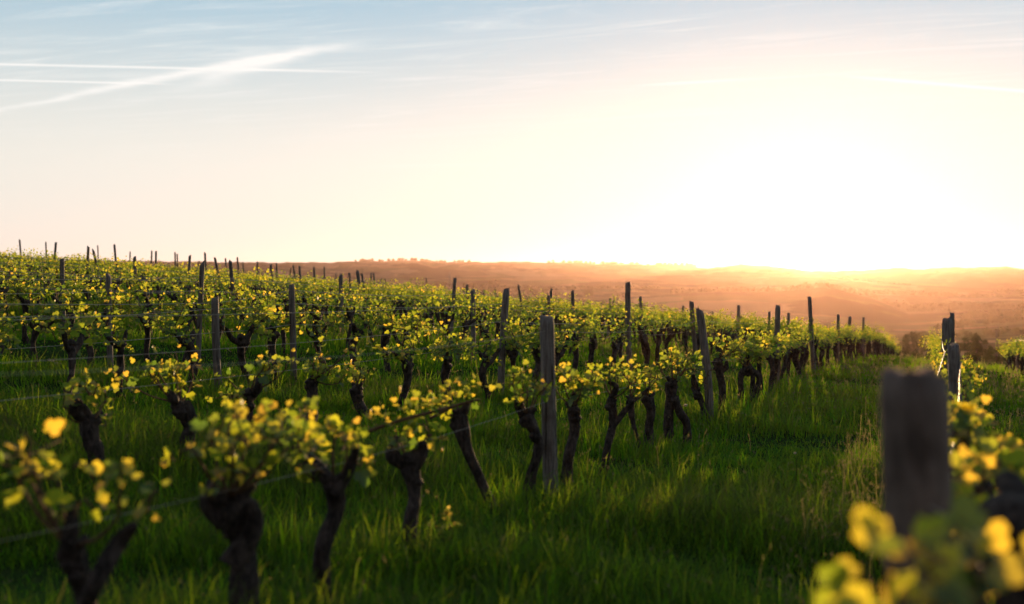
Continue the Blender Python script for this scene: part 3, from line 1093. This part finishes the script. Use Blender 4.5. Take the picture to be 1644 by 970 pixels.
# vines of the two front rows as photographed: trunk base pixel, head pixel, extra arms, shoots
FRONT = [
    # row, base(px,py), list of trunk bends, head, thickness, arms [(from head) -> px], leaf clump centres (px,py,shoots)
    dict(k=1, y=2.45, base=(130, 1090), bend=[(135, 1000), (120, 930)], head=(112, 880), w=.036, arms=[[(125, 1000), (165, 930), (190, 870), (222, 838)], [(112, 880), (118, 850), (108, 815)]],
         leaf=[(20, 762, 3), (85, 770, 3), (118, 800, 2), (215, 810, 2), (60, 748, 2)], lab='forked grapevine with two arms in the front row, nearest the left corner'),
    dict(k=1, y=3.25, base=(385, 1060), bend=[(388, 960), (385, 880)], head=(370, 800), w=.058, arms=[[(380, 900), (405, 850), (410, 800)], [(360, 840), (338, 810), (343, 770)]],
         leaf=[(345, 695, 3), (395, 685, 4), (372, 745, 4), (440, 695, 4), (468, 690, 3)], lab='thick grapevine with a broad two-knuckle head, second in the front row'),
    dict(k=1, y=3.9, base=(527, 965), bend=[(520, 890), (540, 820)], head=(535, 770), w=.036, arms=[[(540, 790), (562, 750), (576, 712)], [(530, 770), (500, 752), (482, 722)]],
         leaf=[(480, 700, 5), (500, 740, 4), (548, 728, 4)], lab='wineglass-shaped grapevine with a bare upright spur, third in the front row'),
    dict(k=1, y=4.55, base=(660, 915), bend=[(658, 850), (665, 790)], head=(655, 735), w=.043, arms=[[(655, 760), (675, 730), (680, 708)], [(652, 750), (632, 730), (636, 705)]],
         leaf=[(640, 690, 2), (672, 690, 2), (655, 712, 1)], cane=[(590, 693), (640, 676), (700, 660), (735, 650)], lab='straight grapevine with a swollen club head under a leafy horizontal cane'),
    dict(k=1, y=5.5, base=(808, 862), bend=[(775, 780), (750, 720)], head=(735, 665), w=.036, arms=[[(737, 680), (745, 660), (752, 645)]],
         leaf=[(715, 645, 2)], cane=[(690, 672), (730, 652), (775, 640)], lab='nearly leafless grapevine leaning hard to one side, left of the nearest grey post'),
    dict(k=1, y=6.05, base=(845, 842), bend=[(853, 770), (865, 710)], head=(845, 665), w=.044, arms=[[(848, 680), (835, 655), (832, 640)]],
         leaf=[(840, 620, 4), (860, 628, 3), (828, 612, 2)], lab='grapevine with a hooked head standing against the nearest grey post'),
    dict(k=1, y=6.75, base=(902, 768), bend=[(912, 735), (922, 695)], head=(921, 655), w=.040, arms=[[(921, 665), (922, 645), (922, 630)]],
         leaf=[(910, 610, 5), (940, 615, 5), (925, 635, 3)], lab='slanting grapevine with bright yellow leaves just right of the nearest grey post'),
    dict(k=1, y=7.55, base=(966, 765), bend=[(975, 720), (985, 680)], head=(982, 640), w=.036, arms=[[(980, 690), (1005, 660), (1018, 642)], [(982, 640), (988, 620), (975, 612)]],
         leaf=[(975, 600, 5), (1000, 600, 5)], lab='grapevine whose arm crosses to its neighbour, making an upside-down V of trunks'),
    dict(k=1, y=8.3, base=(1037, 750), bend=[(1025, 710), (1015, 670)], head=(1012, 640), w=.032, arms=[[(1012, 645), (1030, 635), (1042, 622)]],
         leaf=[(1015, 592, 4), (1025, 610, 3)], lab='thin grapevine forming the leaning right leg of the upside-down V of trunks'),
    dict(k=1, y=8.9, base=(1040, 712), bend=[(1042, 685), (1045, 660)], head=(1040, 638), w=.046, arms=[],
         leaf=[(1040, 605, 4), (1050, 618, 2)], lab='short upright grapevine behind the upside-down V of trunks'),
    dict(k=1, y=9.8, base=(1075, 703), bend=[(1074, 670), (1078, 640)], head=(1080, 612), w=.052, arms=[[(1082, 640), (1090, 660), (1103, 682)]],
         leaf=[(1070, 585, 6), (1088, 578, 6), (1100, 590, 4)], lab='stout two-legged grapevine with a dense leaf clump left of the slim leaning post'),
    dict(k=1, y=10.6, base=(1128, 684), bend=[(1130, 660), (1125, 640)], head=(1118, 628), w=.044, arms=[[(1118, 628), (1114, 612), (1112, 600)]],
         leaf=[(1112, 585, 5), (1120, 598, 3)], lab='stubby grapevine with a knob head touching the slim leaning post'),
    dict(k=1, y=11.8, base=(1157, 660), bend=[(1160, 630), (1155, 600)], head=(1152, 582), w=.050, arms=[[(1155, 600), (1165, 590), (1168, 580)], [(1152, 582), (1156, 565), (1150, 555)]],
         leaf=[(1155, 553, 6), (1175, 556, 6)], lab='grapevine just right of the slim leaning post, lit orange along its edge'),
    dict(k=1, y=13.1, base=(1192, 645), bend=[(1190, 620), (1192, 600)], head=(1200, 592), w=.048, arms=[[(1200, 592), (1218, 605), (1215, 630), (1208, 648)]],
         leaf=[(1190, 568, 6), (1210, 560, 7)], lab='arched grapevine with a trunk like a horseshoe in the front row'),
    dict(k=2, y=4.9, base=(152, 768), bend=[(156, 735), (148, 705)], head=(143, 675), w=.058, arms=[[(143, 680), (128, 655), (128, 640)]],
         leaf=[(125, 635, 3), (150, 625, 3), (160, 660, 2), (120, 655, 1)], lab='stumpy grapevine with a fat round head in the second row, nearest its end'),
    dict(k=2, y=5.9, base=(297, 770), bend=[(300, 715), (305, 680)], head=(290, 648), w=.055, arms=[[(288, 650), (282, 638), (280, 628)]],
         leaf=[(250, 595, 5), (275, 600, 4), (300, 610, 4), (215, 600, 3)], lab='thick grapevine with a heavy sideways knob, second in the second row'),
    dict(k=2, y=6.6, base=(402, 722), bend=[(406, 690), (400, 665)], head=(400, 632), w=.042, arms=[[(400, 640), (415, 622), (412, 608)]],
         leaf=[(380, 618, 3), (385, 640, 2), (440, 590, 4), (425, 600, 2)], lab='dark knob-topped grapevine of the second row, just right of the scarred grey post'),
    dict(k=2, y=7.3, base=(497, 690), bend=[(502, 660), (500, 630)], head=(500, 610), w=.045, arms=[],
         leaf=[(510, 590, 4), (535, 580, 4), (520, 605, 3)], lab='grapevine with a small round head in the second row, above the wineglass-shaped vine'),
    dict(k=2, y=8.2, base=(592, 704), bend=[(588, 670), (575, 645)], head=(572, 622), w=.048, arms=[],
         leaf=[(572, 598, 4), (585, 588, 4)], lab='grapevine with a bulging elbow head in the second row, left of two straight trunks'),
]
vine_list = []      # (row, y, object root)


def px_local(pt, dep, base, jit=0.0):
    p = at_depth(pt[0], pt[1], dep)
    return p - base + np.array([-math.sin(TH), math.cos(TH), 0]) * jit


for n, v in enumerate(FRONT):
    rs = np.random.RandomState(2000 + n)
    X = ROWX[v['k']]
    B = on_row(v['base'][0], min(v['base'][1], 965), X)
    dep = float(np.dot(B - [0, 0, EZ], ray(CX, CY) / 1.0))
    if v['base'][1] > 965:
        c = at_depth(v['base'][0], v['base'][1], dep)
        B = c
    B = np.array([B[0], B[1], tz(B[0], B[1])])
    root = thing('grapevine', B, v['lab'], 'grapevine', 'grapevines in rows on the slope')
    w = v['w'] * 0.80
    P = [np.array([0, 0, -0.08])] + [px_local(q, dep, B, rs.normal(0, 0.02)) for q in v['bend']] + [px_local(v['head'], dep, B)]
    # keep the bends above ground
    P = [P[0]] + [q for q in P[1:] if q[2] > 0.06]
    R = [w * 1.2] + [w * rs.uniform(0.80, 1.05) for _ in P[1:-1]] + [w * 1.35]
    paths = [(P, R)]
    for a in v['arms']:
        Q = [px_local(q, dep, B, rs.normal(0, 0.03)) for q in a]
        Q[0] = Q[0] - (Q[1] - Q[0]) * 0.1
        down = a[-1][1] > a[0][1] + 20
        if down:
            Q.append(np.array([Q[-1][0], Q[-1][1], -0.06]) + (Q[-1] - Q[-2]) * np.array([0.25, 0.25, 0]))
        paths.append((Q, [w * 0.85] * (len(Q) - 1) + [w * (0.95 if down else 0.42)]))
    hd = P[-1]
    j = w * 0.28
    lumps = [(hd + rs.normal(0, j, 3) + [0, 0, -0.01], w * 1.05), (hd + rs.normal(0, j, 3) + [0, 0, -0.05], w * 0.9), (P[-2] * 0.45 + hd * 0.55 + rs.normal(0, j, 3), w * 0.9),
             (P[-2] * 0.75 + hd * 0.25 + rs.normal(0, j, 3), w * 0.85)]
    for q in range(3):
        a = rs.uniform(0, 6.28)
        sp = hd + np.array([math.cos(a), math.sin(a), 0.1]) * w * 0.7
        paths.append(([sp * 0.6 + hd * 0.4, sp, sp + np.array([math.cos(a), math.sin(a), 1.0]) * w * 0.9], [w * 0.55, w * 0.45, w * 0.28]))
    obj('trunk', trunk_buf(paths, 30 + n, lumps, 46, 22, 0.30).mesh('vine_trunk', M_BARK, True), root)
    st = []
    for (lx, ly, cnt) in v['leaf']:
        for _ in range(cnt):
            c = px_local((lx + rs.normal(0, 10), ly + rs.normal(0, 8)), dep, B, rs.normal(0, 0.07))
            c = c - [0, 0, 0.03]
            d = (c - hd) * np.array([0.5, 0.5, 0.3]) + np.array([rs.normal(0, .12), rs.normal(0, .12), 0.06])
            st.append((c, d))
    lb, sb = shoot_foliage(st, 400 + n, 3, (0.04, 0.13), (0.034, 0.064), 0.40, True, 0.5, 2, 0.2)
    for (c, d) in st[::2]:                       # canes carrying the clumps
        V, Fc = tube([hd, hd * 0.4 + c * 0.6 + [0, 0, -0.02], c], [0.007, 0.005, 0.004], 8, 6, round_end=False)
        sb.add(V, Fc)
    if 'cane' in v:
        Q = [px_local(q, dep, B, 0) for q in v['cane']]
        V, Fc = tube(Q, [0.009, 0.008, 0.006], 16, 7, 0.15, n)
        cb = Buf()
        cb.add(V, Fc)
        obj('cane', cb.mesh('vine_cane', M_CANE), root)
        C = catmull(Q, 12)
        l2, s2 = shoot_foliage([(c, np.array([rs.normal(0, .3), rs.normal(0, .3), 1.0])) for c in C[rs.uniform(0, 1, 12) < 0.8]], 900 + n, 2, (0.03, 0.07), (0.026, 0.048), 0.3, True, 0.9)
        off_f = [np.concatenate(x) for x in l2.F.values()]
        lb.add(np.concatenate(l2.V), off_f, np.concatenate(l2.T))
    obj('shoots', sb.mesh('vine_shoots', M_CANE), root)
    obj('foliage', lb.mesh('vine_foliage', M_LEAF), root)
    vine_list.append((v['k'], B[1], root))

# the row behind the big blurred post
FRIGHT = [
    dict(y=1.5, x=0.02, head=0.62, lab='blurred grapevine with large yellow leaves in front of the big dark post',
         leaf=[(1385, 965, 1.5, 2), (1398, 900, 1.5, 2), (1475, 945, 1.45, 1), (1540, 965, 1.6, 2), (1570, 955, 1.65, 1), (1560, 905, 1.7, 2)], trunk=(1500, 1150, 1.6), sz=(.048, .075)),
    dict(y=2.6, x=0.16, head=0.62, lab='dark-headed grapevine beside the big blurred post, leaves glowing behind it',
         leaf=[(1540, 820, 2.7, 5), (1565, 770, 2.9, 5), (1585, 800, 2.7, 3), (1540, 760, 2.8, 3)], trunk=(1620, 800, 2.45), sz=(.045, .07)),
    dict(y=3.6, x=0.15, head=0.62, lab='leafy grapevine seen just past the right side of the big blurred post',
         leaf=[(1545, 700, 3.6, 6), (1570, 715, 3.7, 6), (1590, 740, 3.4, 3), (1535, 675, 3.8, 4), (1560, 665, 4.0, 3)], trunk=(1556, 760, 3.7), sz=(.040, .062)),
]
for n, v in enumerate(FRIGHT):
    rs = np.random.RandomState(3000 + n)
    tx, ty, td = v['trunk']
    hp = at_depth(tx, ty, td)
    B = np.array([hp[0], hp[1], tz(hp[0], hp[1])])
    hz = min(max(hp[2] - B[2], 0.5), 0.85)
    hd = np.array([0, 0, hz])
    root = thing('grapevine', B, v['lab'], 'grapevine', 'grapevines in rows on the slope')
    w = 0.05
    paths = [([[0.04, 0.06, -0.08], [-0.02, 0.02, hz * 0.4], [0.02, 0, hz * 0.75], hd], [w * 1.2, w, w, w * 1.3]),
             ([hd, hd + [0.02, 0.10, 0.02], hd + [0.0, 0.18, 0.08]], [w, w * 0.8, w * 0.5])]
    obj('trunk', trunk_buf(paths, 80 + n, [(hd, w * 1.5)], 30, 16, 0.24).mesh('vine_trunk', M_BARK, True), root)
    st = []
    for (lx, ly, ld, cnt) in v['leaf']:
        for _ in range(cnt):
            c = at_depth(lx + rs.normal(0, 12), ly + rs.normal(0, 12), ld + rs.normal(0, 0.08)) - B
            st.append((c - [0, 0, 0.04], np.array([rs.normal(0, .4), rs.normal(0, .4), 0.8])))
    lb, sb = shoot_foliage(st, 600 + n, 3, (0.04, 0.09), v['sz'], 0.35, True, 0.9, 1, 0.8)
    for (c, d) in st[::2]:
        V, Fc = tube([hd, hd * 0.4 + c * 0.6 + [0, 0, -0.03], c], [0.007, 0.005, 0.004], 8, 6, round_end=False)
        sb.add(V, Fc)
    obj('shoots', sb.mesh('vine_shoots', M_CANE), root)
    obj('foliage', lb.mesh('vine_foliage', M_LEAF), root)
    vine_list.append((0, B[1], root))

# every other vine
auto = []
for k in range(-1, 18):
    rs = np.random.RandomState(5000 + k)
    X = XR if k == -1 else ROWX[k]
    y = {1: 13.9, 2: 8.75, 0: 4.6, -1: 26.0}.get(k, 1.0) + rs.uniform(0, 0.3)
    yend = {0: 48, -1: 43, 1: 73}.get(k, 73 - 0.55 * k)
    while y < yend:
        x = X + rs.normal(0, 0.045)
        az = math.atan2(x, y) + TH
        px = CX + F * math.tan(az)
        dep = math.hypot(x, y) * math.cos(az)
        if dep > 1 and -60 * 12 / dep - 20 < px < 1664 + 60 * 12 / dep:
            auto.append((dep, k, x, y))
        y += rs.uniform(0.68, 0.95)
auto.sort()
N_IND = 300 - len(vine_list)
LOOK = ['gnarled', 'twisted', 'stocky', 'crooked', 'dark', 'knotty']
ind = auto[:N_IND]
rest = auto[N_IND:]
pending = []
for n, (dep, k, x, y) in enumerate(ind):
    rs = np.random.RandomState(7000 + n)
    loc = (x, y, tz(x, y))
    flip = math.pi if rs.uniform() < 0.5 else 0.0
    root = thing('grapevine', loc, 'grapevine', 'grapevine', 'grapevines in rows on the slope', flip + rs.normal(0, 0.25))
    s = rs.uniform(0.90, 1.12)
    root.scale = (s, rs.uniform(0.9, 1.1), s * rs.uniform(0.95, 1.05))
    obj('trunk', tr_meshes[rs.randint(N_TR)], root)
    if dep < 15:
        f, c = fo_hi[rs.randint(len(fo_hi))]
        f = obj('foliage', f, root)
        c = obj('shoots', c, root)
        if k == 0:
            f.scale = c.scale = (0.6, 1.0, 0.9)
    else:
        f = obj('foliage', fo_mid[rs.randint(len(fo_mid))], root)
        if k == 1:
            f.scale = (1.05, 1.05, 0.90)
        elif k == 0:
            f.scale = (0.55, 1.0, 0.86)
    vine_list.append((k, y, root))
    pending.append((k, y, root, n))
# labels that count along the row between its posts
allv = sorted(vine_list, key=lambda t: (t[0], t[1]))
names = {id(r[2]): r for r in allv}
for k in range(-1, 18):
    vs = [v for v in allv if v[0] == k]
    ps = sorted(p[0] for p in post_at[k])
    cnt = {}
    for (kk, y, root) in vs:
        m = sum(1 for p in ps if p < y)
        cnt[m] = cnt.get(m, 0) + 1
        if root['label'] != 'grapevine':
            continue
        rn = 'the far row at the right edge' if k == -1 else {0: 'the row behind the blurred post', 1: 'the front row'}.get(k, 'the %s row from the aisle' % ORD[k])
        adj = LOOK[(int(y * 7) + k) % len(LOOK)]
        if m == 0:
            root['label'] = '%s grapevine, %s before any post in %s' % (adj, ORD[cnt[m]], rn)
        else:
            root['label'] = '%s grapevine, %s past the %s post of %s' % (adj, ORD[cnt[m]], ORD[m], rn)


def distant_vines():
    fol, trk = Buf(), Buf()
    src = []
    for i in range(6):
        rs = np.random.RandomState(260 + i)
        lb, sb = shoot_foliage(auto_starts(rs, 7, 0.60, 0.42), 270 + i, 5, (0.10, 0.30), (0.062, 0.095), 0.75, False, 0.10)
        tb = auto_trunk(30 + i, 0.54, True)
        src.append(((np.concatenate(lb.V), [np.concatenate(x) for x in lb.F.values()], np.concatenate(lb.T)),
                    (np.concatenate(tb.V), [np.concatenate(x) for x in tb.F.values()])))
    for n, (dep, k, x, y) in enumerate(rest):
        rs = np.random.RandomState(9000 + n)
        (lv, lf, lt), (tv, tf) = src[rs.randint(len(src))]
        s = np.array([rs.choice([-1, 1]) * rs.uniform(0.9, 1.3), rs.choice([-1, 1]) * rs.uniform(0.9, 1.15), rs.uniform(0.92, 1.15)])
        o = np.array([x, y, tz(x, y)])
        fol.add(lv * s + o, lf, lt)
        trk.add(tv * s + o, tf)
    me = fol.mesh('distant_vines', M_LEAF)
    o = tag(obj('distant_vines', me), 'far rows of grapevines merging into one leafy band along the hilltop skyline', 'grapevines', None, 'stuff')
    obj('trunks', trk.mesh('distant_trunks', M_BARK), o)['kind'] = 'stuff'
    # keep the trunks as one counted mass under the same band


distant_vines()

# ------------------------------------------------------------------ small plants in the grass
def weed():
    p = at_depth(712, 905, 5.2)
    b = np.array([p[0], p[1], tz(p[0], p[1])])
    root = thing('weed', b, 'leafy weed with a yellow sunlit flower spike, standing alone in the grass', 'weed')
    rs = np.random.RandomState(5)
    h = at_depth(718, 850, 5.2)[2] - b[2]
    h = min(max(h, 0.22), 0.45)
    st, lf, fl = Buf(), Buf(), Buf()
    V, Fc = tube([[0, 0, -0.02], [0.01, 0, h * 0.5], [0.02, 0, h]], [0.005, 0.004, 0.002], 10, 6)
    st.add(V, Fc)
    for s in (-1, 1):
        V, Fc = tube([[0.01, 0, h * 0.62], [s * 0.035, 0, h * 0.66], [s * 0.06, 0.0, h * 0.72]], [0.003, 0.002], 8, 5)
        st.add(V, Fc)
    n = 16
    t = rs.uniform(0.05, 0.6, n)
    a = rs.uniform(0, 6.28, n)
    d = np.stack([np.cos(a), np.sin(a), rs.uniform(0.1, 0.7, n)], 1)
    leaves(lf, np.stack([0.01 + 0 * t, 0 * t, t * h], 1), d, np.tile([0, 0, 1.0], (n, 1)), rs.uniform(0.05, 0.09, n), rs.uniform(0.1, 0.4, n), True, rs)
    for c0, c1, m in (([0.015, 0, h * 0.75], [0.02, 0, h * 1.05], 26), ([-0.03, 0, h * 0.66], [-0.065, 0, h * 0.75], 14), ([0.03, 0, h * 0.66], [0.065, 0, h * 0.74], 14)):
        t = rs.uniform(0, 1, m)[:, None]
        q = np.array(c0) * (1 - t) + np.array(c1) * t
        d = rs.normal(0, 1, (m, 3))
        leaves(fl, q, d, rs.normal(0, 1, (m, 3)), rs.uniform(0.016, 0.030, m), rs.uniform(0, 1, m), False, rs)
    obj('stem', st.mesh('weed_stem', M_TREE), root)
    obj('leaf_rosette', lf.mesh('weed_leaves', M_LEAF), root)
    obj('flower_spike', fl.mesh('weed_flower', M_YELLOW), root)


def wildflower(px, py, dep, r, label):
    p = at_depth(px, py, dep)
    g = tz(p[0], p[1])
    h = min(max(p[2] - g, 0.27), 0.5)
    root = thing('wildflower', (p[0], p[1], g), label, 'flower', 'wildflowers in the grass')
    st, fl = Buf(), Buf()
    rs = np.random.RandomState(int(px))
    V, Fc = tube([[0, 0, -0.02], [0.01, 0.01, h * 0.6], [0, 0, h]], [0.003, 0.002, 0.0015], 8, 5)
    st.add(V, Fc)
    for i in range(7):
        a = i / 7 * 6.283
        d = np.array([[math.cos(a), math.sin(a), 1.6]])
        leaves(fl, np.array([[0, 0, h]]), d, np.array([[0, 0, 1.0]]), np.array([r]), np.array([rs.uniform()]), True, rs)
    obj('stem', st.mesh('flower_stem', M_TREE), root)
    obj('petals', fl.mesh('flower_petals', M_PETAL), root)


weed()
wildflower(1101, 684, 10.6, 0.026, 'white flower in the grass at the foot of the slim leaning post')
wildflower(1276, 760, 7.5, 0.014, 'tiny pale flower alone in the middle of the grass aisle')

# ------------------------------------------------------------------ trees and shrubs beyond the vineyard
def crown_buf(seed, w, h, n, leaf, base=0.12, conical=False):
    """uneven crown: leaf-sized faces gathered in clumps through the volume"""
    rs = np.random.RandomState(seed)
    nc = 26
    c = rs.normal(0, 1, (nc, 3))
    c /= np.linalg.norm(c, axis=1)[:, None]
    c *= rs.uniform(0.35, 0.95, nc)[:, None] ** 0.6
    c[:, 2] = (c[:, 2] * 0.5 + 0.5)
    c[:, 2] = base + c[:, 2] * (1 - base) * 0.92
    wd = w / 2
    if conical:
        taper = 1.05 - c[:, 2]
    else:
        taper = np.ones(nc)
    C = np.stack([c[:, 0] * wd * taper, c[:, 1] * wd * taper, c[:, 2] * h], 1)
    rad = rs.uniform(0.14, 0.30, nc) * wd * (taper if conical else 1)
    k = rs.randint(0, nc, n)
    d = rs.normal(0, 1, (n, 3))
    d /= np.linalg.norm(d, axis=1)[:, None]
    P = C[k] + d * (rad[k] * rs.uniform(0.5, 1.1, n))[:, None]
    b = Buf()
    leaves(b, P, rs.normal(0, 1, (n, 3)), rs.normal(0, 1, (n, 3)), rs.uniform(0.7, 1.3, n) * leaf, np.clip(rs.uniform(0, 1, nc)[k] + rs.normal(0, .1, n), 0, 1), False, rs)
    return b


def trunk_mesh(h, r, seed):
    rs = np.random.RandomState(seed)
    b = Buf()
    V, Fc = tube([[0, 0, -0.3], [rs.normal(0, .02) * h, rs.normal(0, .02) * h, h * 0.35], [0, 0, h * 0.8]], [r * 1.2, r, r * 0.35], 10, 8, 0.1, seed, 1.0)
    b.add(V, Fc)
    for i in range(5):
        a = rs.uniform(0, 6.28)
        z = h * rs.uniform(0.25, 0.55)
        V, Fc = tube([[0, 0, z], [math.cos(a) * h * .12, math.sin(a) * h * .12, z + h * .12], [math.cos(a) * h * .24, math.sin(a) * h * .24, z + h * .22]], [r * .5, r * .35, r * .12], 6, 6)
        b.add(V, Fc)
    return b.mesh('tree_trunk', M_TRUNK)


CROWN = {}


def tree(name, px, dep, hpx, wpx, label, group, conical=False, seed=0, n=1500, sink=0.0):
    dep = far_dist(dep) if dep > 110 else dep
    p = at_depth(px, YH, dep)
    z = tz(p[0], p[1])
    h = hpx / F * dep
    w = wpx / F * dep
    root = thing(name, (p[0], p[1], z - sink * h), label, 'shrub' if name == 'shrub' else 'tree', group, rz=(seed * 1.7) % 6.28)
    key = (seed % 5, conical)
    if key not in CROWN:
        CROWN[key] = (crown_buf(seed % 5 + 50, 1.0, 1.0, n, 0.055, 0.1 if name != 'shrub' else 0.0, conical).mesh('tree_crown', M_TREE), trunk_mesh(1.0, 0.035, seed % 5))
    a = obj('crown', CROWN[key][0], root)
    a.scale = (w, w, h)
    b = obj('trunk', CROWN[key][1], root)
    b.scale = (w * 0.8, w * 0.8, h)
    return root


tree('tree', 1466, 190, 50, 34, 'dark broad tree beyond the end of the grass aisle', 'trees at the vineyard edge', False, 2)
tree('tree', 1482, 195, 46, 17, 'dark narrow pointed tree beside the broad tree past the aisle', 'trees at the vineyard edge', True, 1)
tree('tree', 1449, 200, 34, 22, 'low dark tree at the left foot of the broad tree past the aisle', 'trees at the vineyard edge', False, 3)
tree('shrub', 1570, 125, 52, 56, 'round dark bush standing alone right of the square-topped post', 'bushes at the vineyard edge', False, 4)
tree('shrub', 1600, 128, 26, 34, 'small low bush at the right foot of the round dark bush', 'bushes at the vineyard edge', False, 0)
for i, (px, dep, hp, wp, lb) in enumerate(((1464, 76, 30, 34, 'yellow-green bush at the far end of the grass aisle'),
                                           (1492, 77, 32, 34, 'yellow-green bush left of the square-topped post'),
                                           (1548, 78, 16, 36, 'low bush right behind the square-topped post'))):
    tree('shrub', px, dep, hp, wp, lb, 'bushes at the vineyard edge', False, 6 + i)
far_trees = [(702, 1010, 14, 14), (716, 1010, 15, 16), (748, 1005, 15, 15), (762, 1000, 18, 17), (777, 1000, 17, 16), (795, 990, 27, 30), (812, 1000, 16, 18),
             (832, 990, 18, 14), (846, 985, 15, 12), (860, 985, 14, 16), (876, 980, 14, 16), (893, 980, 12, 16), (938, 960, 13, 18), (948, 965, 16, 14), (988, 960, 13, 12),
             (1000, 965, 10, 14)]
pos_words = ['first', 'second', 'third', 'fourth', 'fifth', 'sixth', 'seventh', 'eighth', 'ninth', 'tenth', 'eleventh', 'twelfth', 'thirteenth', 'fourteenth', 'fifteenth', 'sixteenth']
for i, (px, dep, hp, wp) in enumerate(far_trees):
    lb = 'small far tree, %s from the left in the hazy treeline under the ridge' % pos_words[i]
    if px == 795:
        lb = 'largest round tree in the hazy treeline under the ridge'
    tree('tree', px, dep, hp, wp, lb, 'far treeline below the ridge', False, 10 + i)


def woods():
    """hedges and copses scattered over the far slopes, one mass"""
    rs = np.random.RandomState(77)
    b = Buf()
    def strip(px0, px1, dep0, dep1, n, hpx, size):
        for i in range(n):
            t = rs.uniform()
            px = px0 + (px1 - px0) * t + rs.normal(0, 3)
            dep = far_dist(dep0 + (dep1 - dep0) * t + rs.normal(0, 10))
            p = at_depth(px, YH, dep)
            z = tz(p[0], p[1])
            h = hpx / F * dep * rs.uniform(0.6, 1.3)
            m = 40
            d = rs.normal(0, 1, (m, 3))
            d /= np.linalg.norm(d, axis=1)[:, None]
            P = np.array([p[0], p[1], z + h * 0.45]) + d * h * np.array([0.75, 0.75, 0.55]) * rs.uniform(0.6, 1.0, (m, 1))
            leaves(b, P, rs.normal(0, 1, (m, 3)), rs.normal(0, 1, (m, 3)), rs.uniform(0.8, 1.3, m) * size / F * dep, np.full(m, rs.uniform()), False, rs)
    strip(1445, 1565, 985, 1010, 110, 11, 4)
    strip(1560, 1660, 1010, 1040, 40, 8, 4)
    strip(1500, 1640, 620, 660, 36, 8, 4)
    strip(1540, 1660, 800, 780, 44, 10, 4)
    strip(1270, 1440, 985, 1010, 150, 7, 3.5)
    strip(1080, 1260, 1000, 1000, 110, 6, 3.5)
    strip(1340, 1600, 2880, 2900, 130, 4, 3)
    strip(1380, 1640, 1700, 1750, 110, 6, 3)
    strip(1590, 1660, 2300, 2300, 16, 7, 3)
    strip(800, 1060, 1700, 1700, 60, 4, 3)
    strip(560, 760, 4750, 4750, 50, 2.4, 2)
    strip(880, 1120, 4750, 4750, 60, 2.0, 2)
    strip(1480, 1650, 480, 470, 24, 9, 4)
    o = obj('woods', b.mesh('woods', M_TREE))
    tag(o, 'dark hedges and copses scattered over the hazy valley slopes', 'woods', None, 'stuff')


woods()


def pylon():
    p = at_depth(722, YH, 2500)
    z = tz(p[0], p[1])
    root = thing('pylon', (p[0], p[1], z), 'tiny lattice pylon on the hazy slope above the treeline', 'pylon')
    h = 34.0
    b = Buf()
    def bar(a, c, r=0.2):
        V, Fc = tube([a, c], [r, r], 2, 5, round_end=False)
        b.add(V, Fc)
    lv = [0, 8, 14, 20, 25.5, 31, 34]
    wd = lambda t: 3.2 * (1 - t / h) + 0.4
    for i, t in enumerate(lv[:-1]):
        t2 = lv[i + 1]
        a, c = wd(t), wd(t2)
        for sx, sy in ((1, 1), (1, -1), (-1, -1), (-1, 1)):
            bar((sx * a, sy * a, t), (sx * c, sy * c, t2))
        for s in (1, -1):
            bar((-a, s * a, t), (c, s * c, t2), 0.08)
            bar((a, s * a, t), (-c, s * c, t2), 0.08)
            bar((s * a, -a, t), (s * c, c, t2), 0.08)
    obj('lattice_tower', b.mesh('pylon_tower', M_STEEL), root)
    b = Buf()
    for t, w in ((24, 6.4), (28.0, 5.2), (31.5, 4.0)):
        bar((-w, 0, t), (w, 0, t), 0.14)
        bar((-w, 0, t), (0, 0, t + 1.2), 0.08)
        bar((w, 0, t), (0, 0, t + 1.2), 0.08)
    obj('crossarms', b.mesh('pylon_arms', M_STEEL), root)


pylon()


def utility_pole():
    dep = 150.0
    p = at_depth(1601, YH, dep)
    z = tz(p[0], p[1])
    root = thing('utility_pole', (p[0], p[1], z), 'thin dark pole standing right of the round bush', 'pole')
    h = (at_depth(1601, 527, dep)[2] - z)
    b = Buf()
    V, Fc = tube([[0, 0, -0.4], [0, 0, h * 0.5], [0.02, 0, h]], [0.13, 0.11, 0.09], 8, 10)
    b.add(V, Fc)
    obj('shaft', b.mesh('pole_shaft', M_POST), root)
    b = Buf()
    V, Fc = tube([[-0.55, 0, h - 0.35], [0.55, 0, h - 0.35]], [0.05, 0.05], 3, 6, round_end=False)
    b.add(V, Fc)
    obj('crossarm', b.mesh('pole_arm', M_POST), root)


utility_pole()
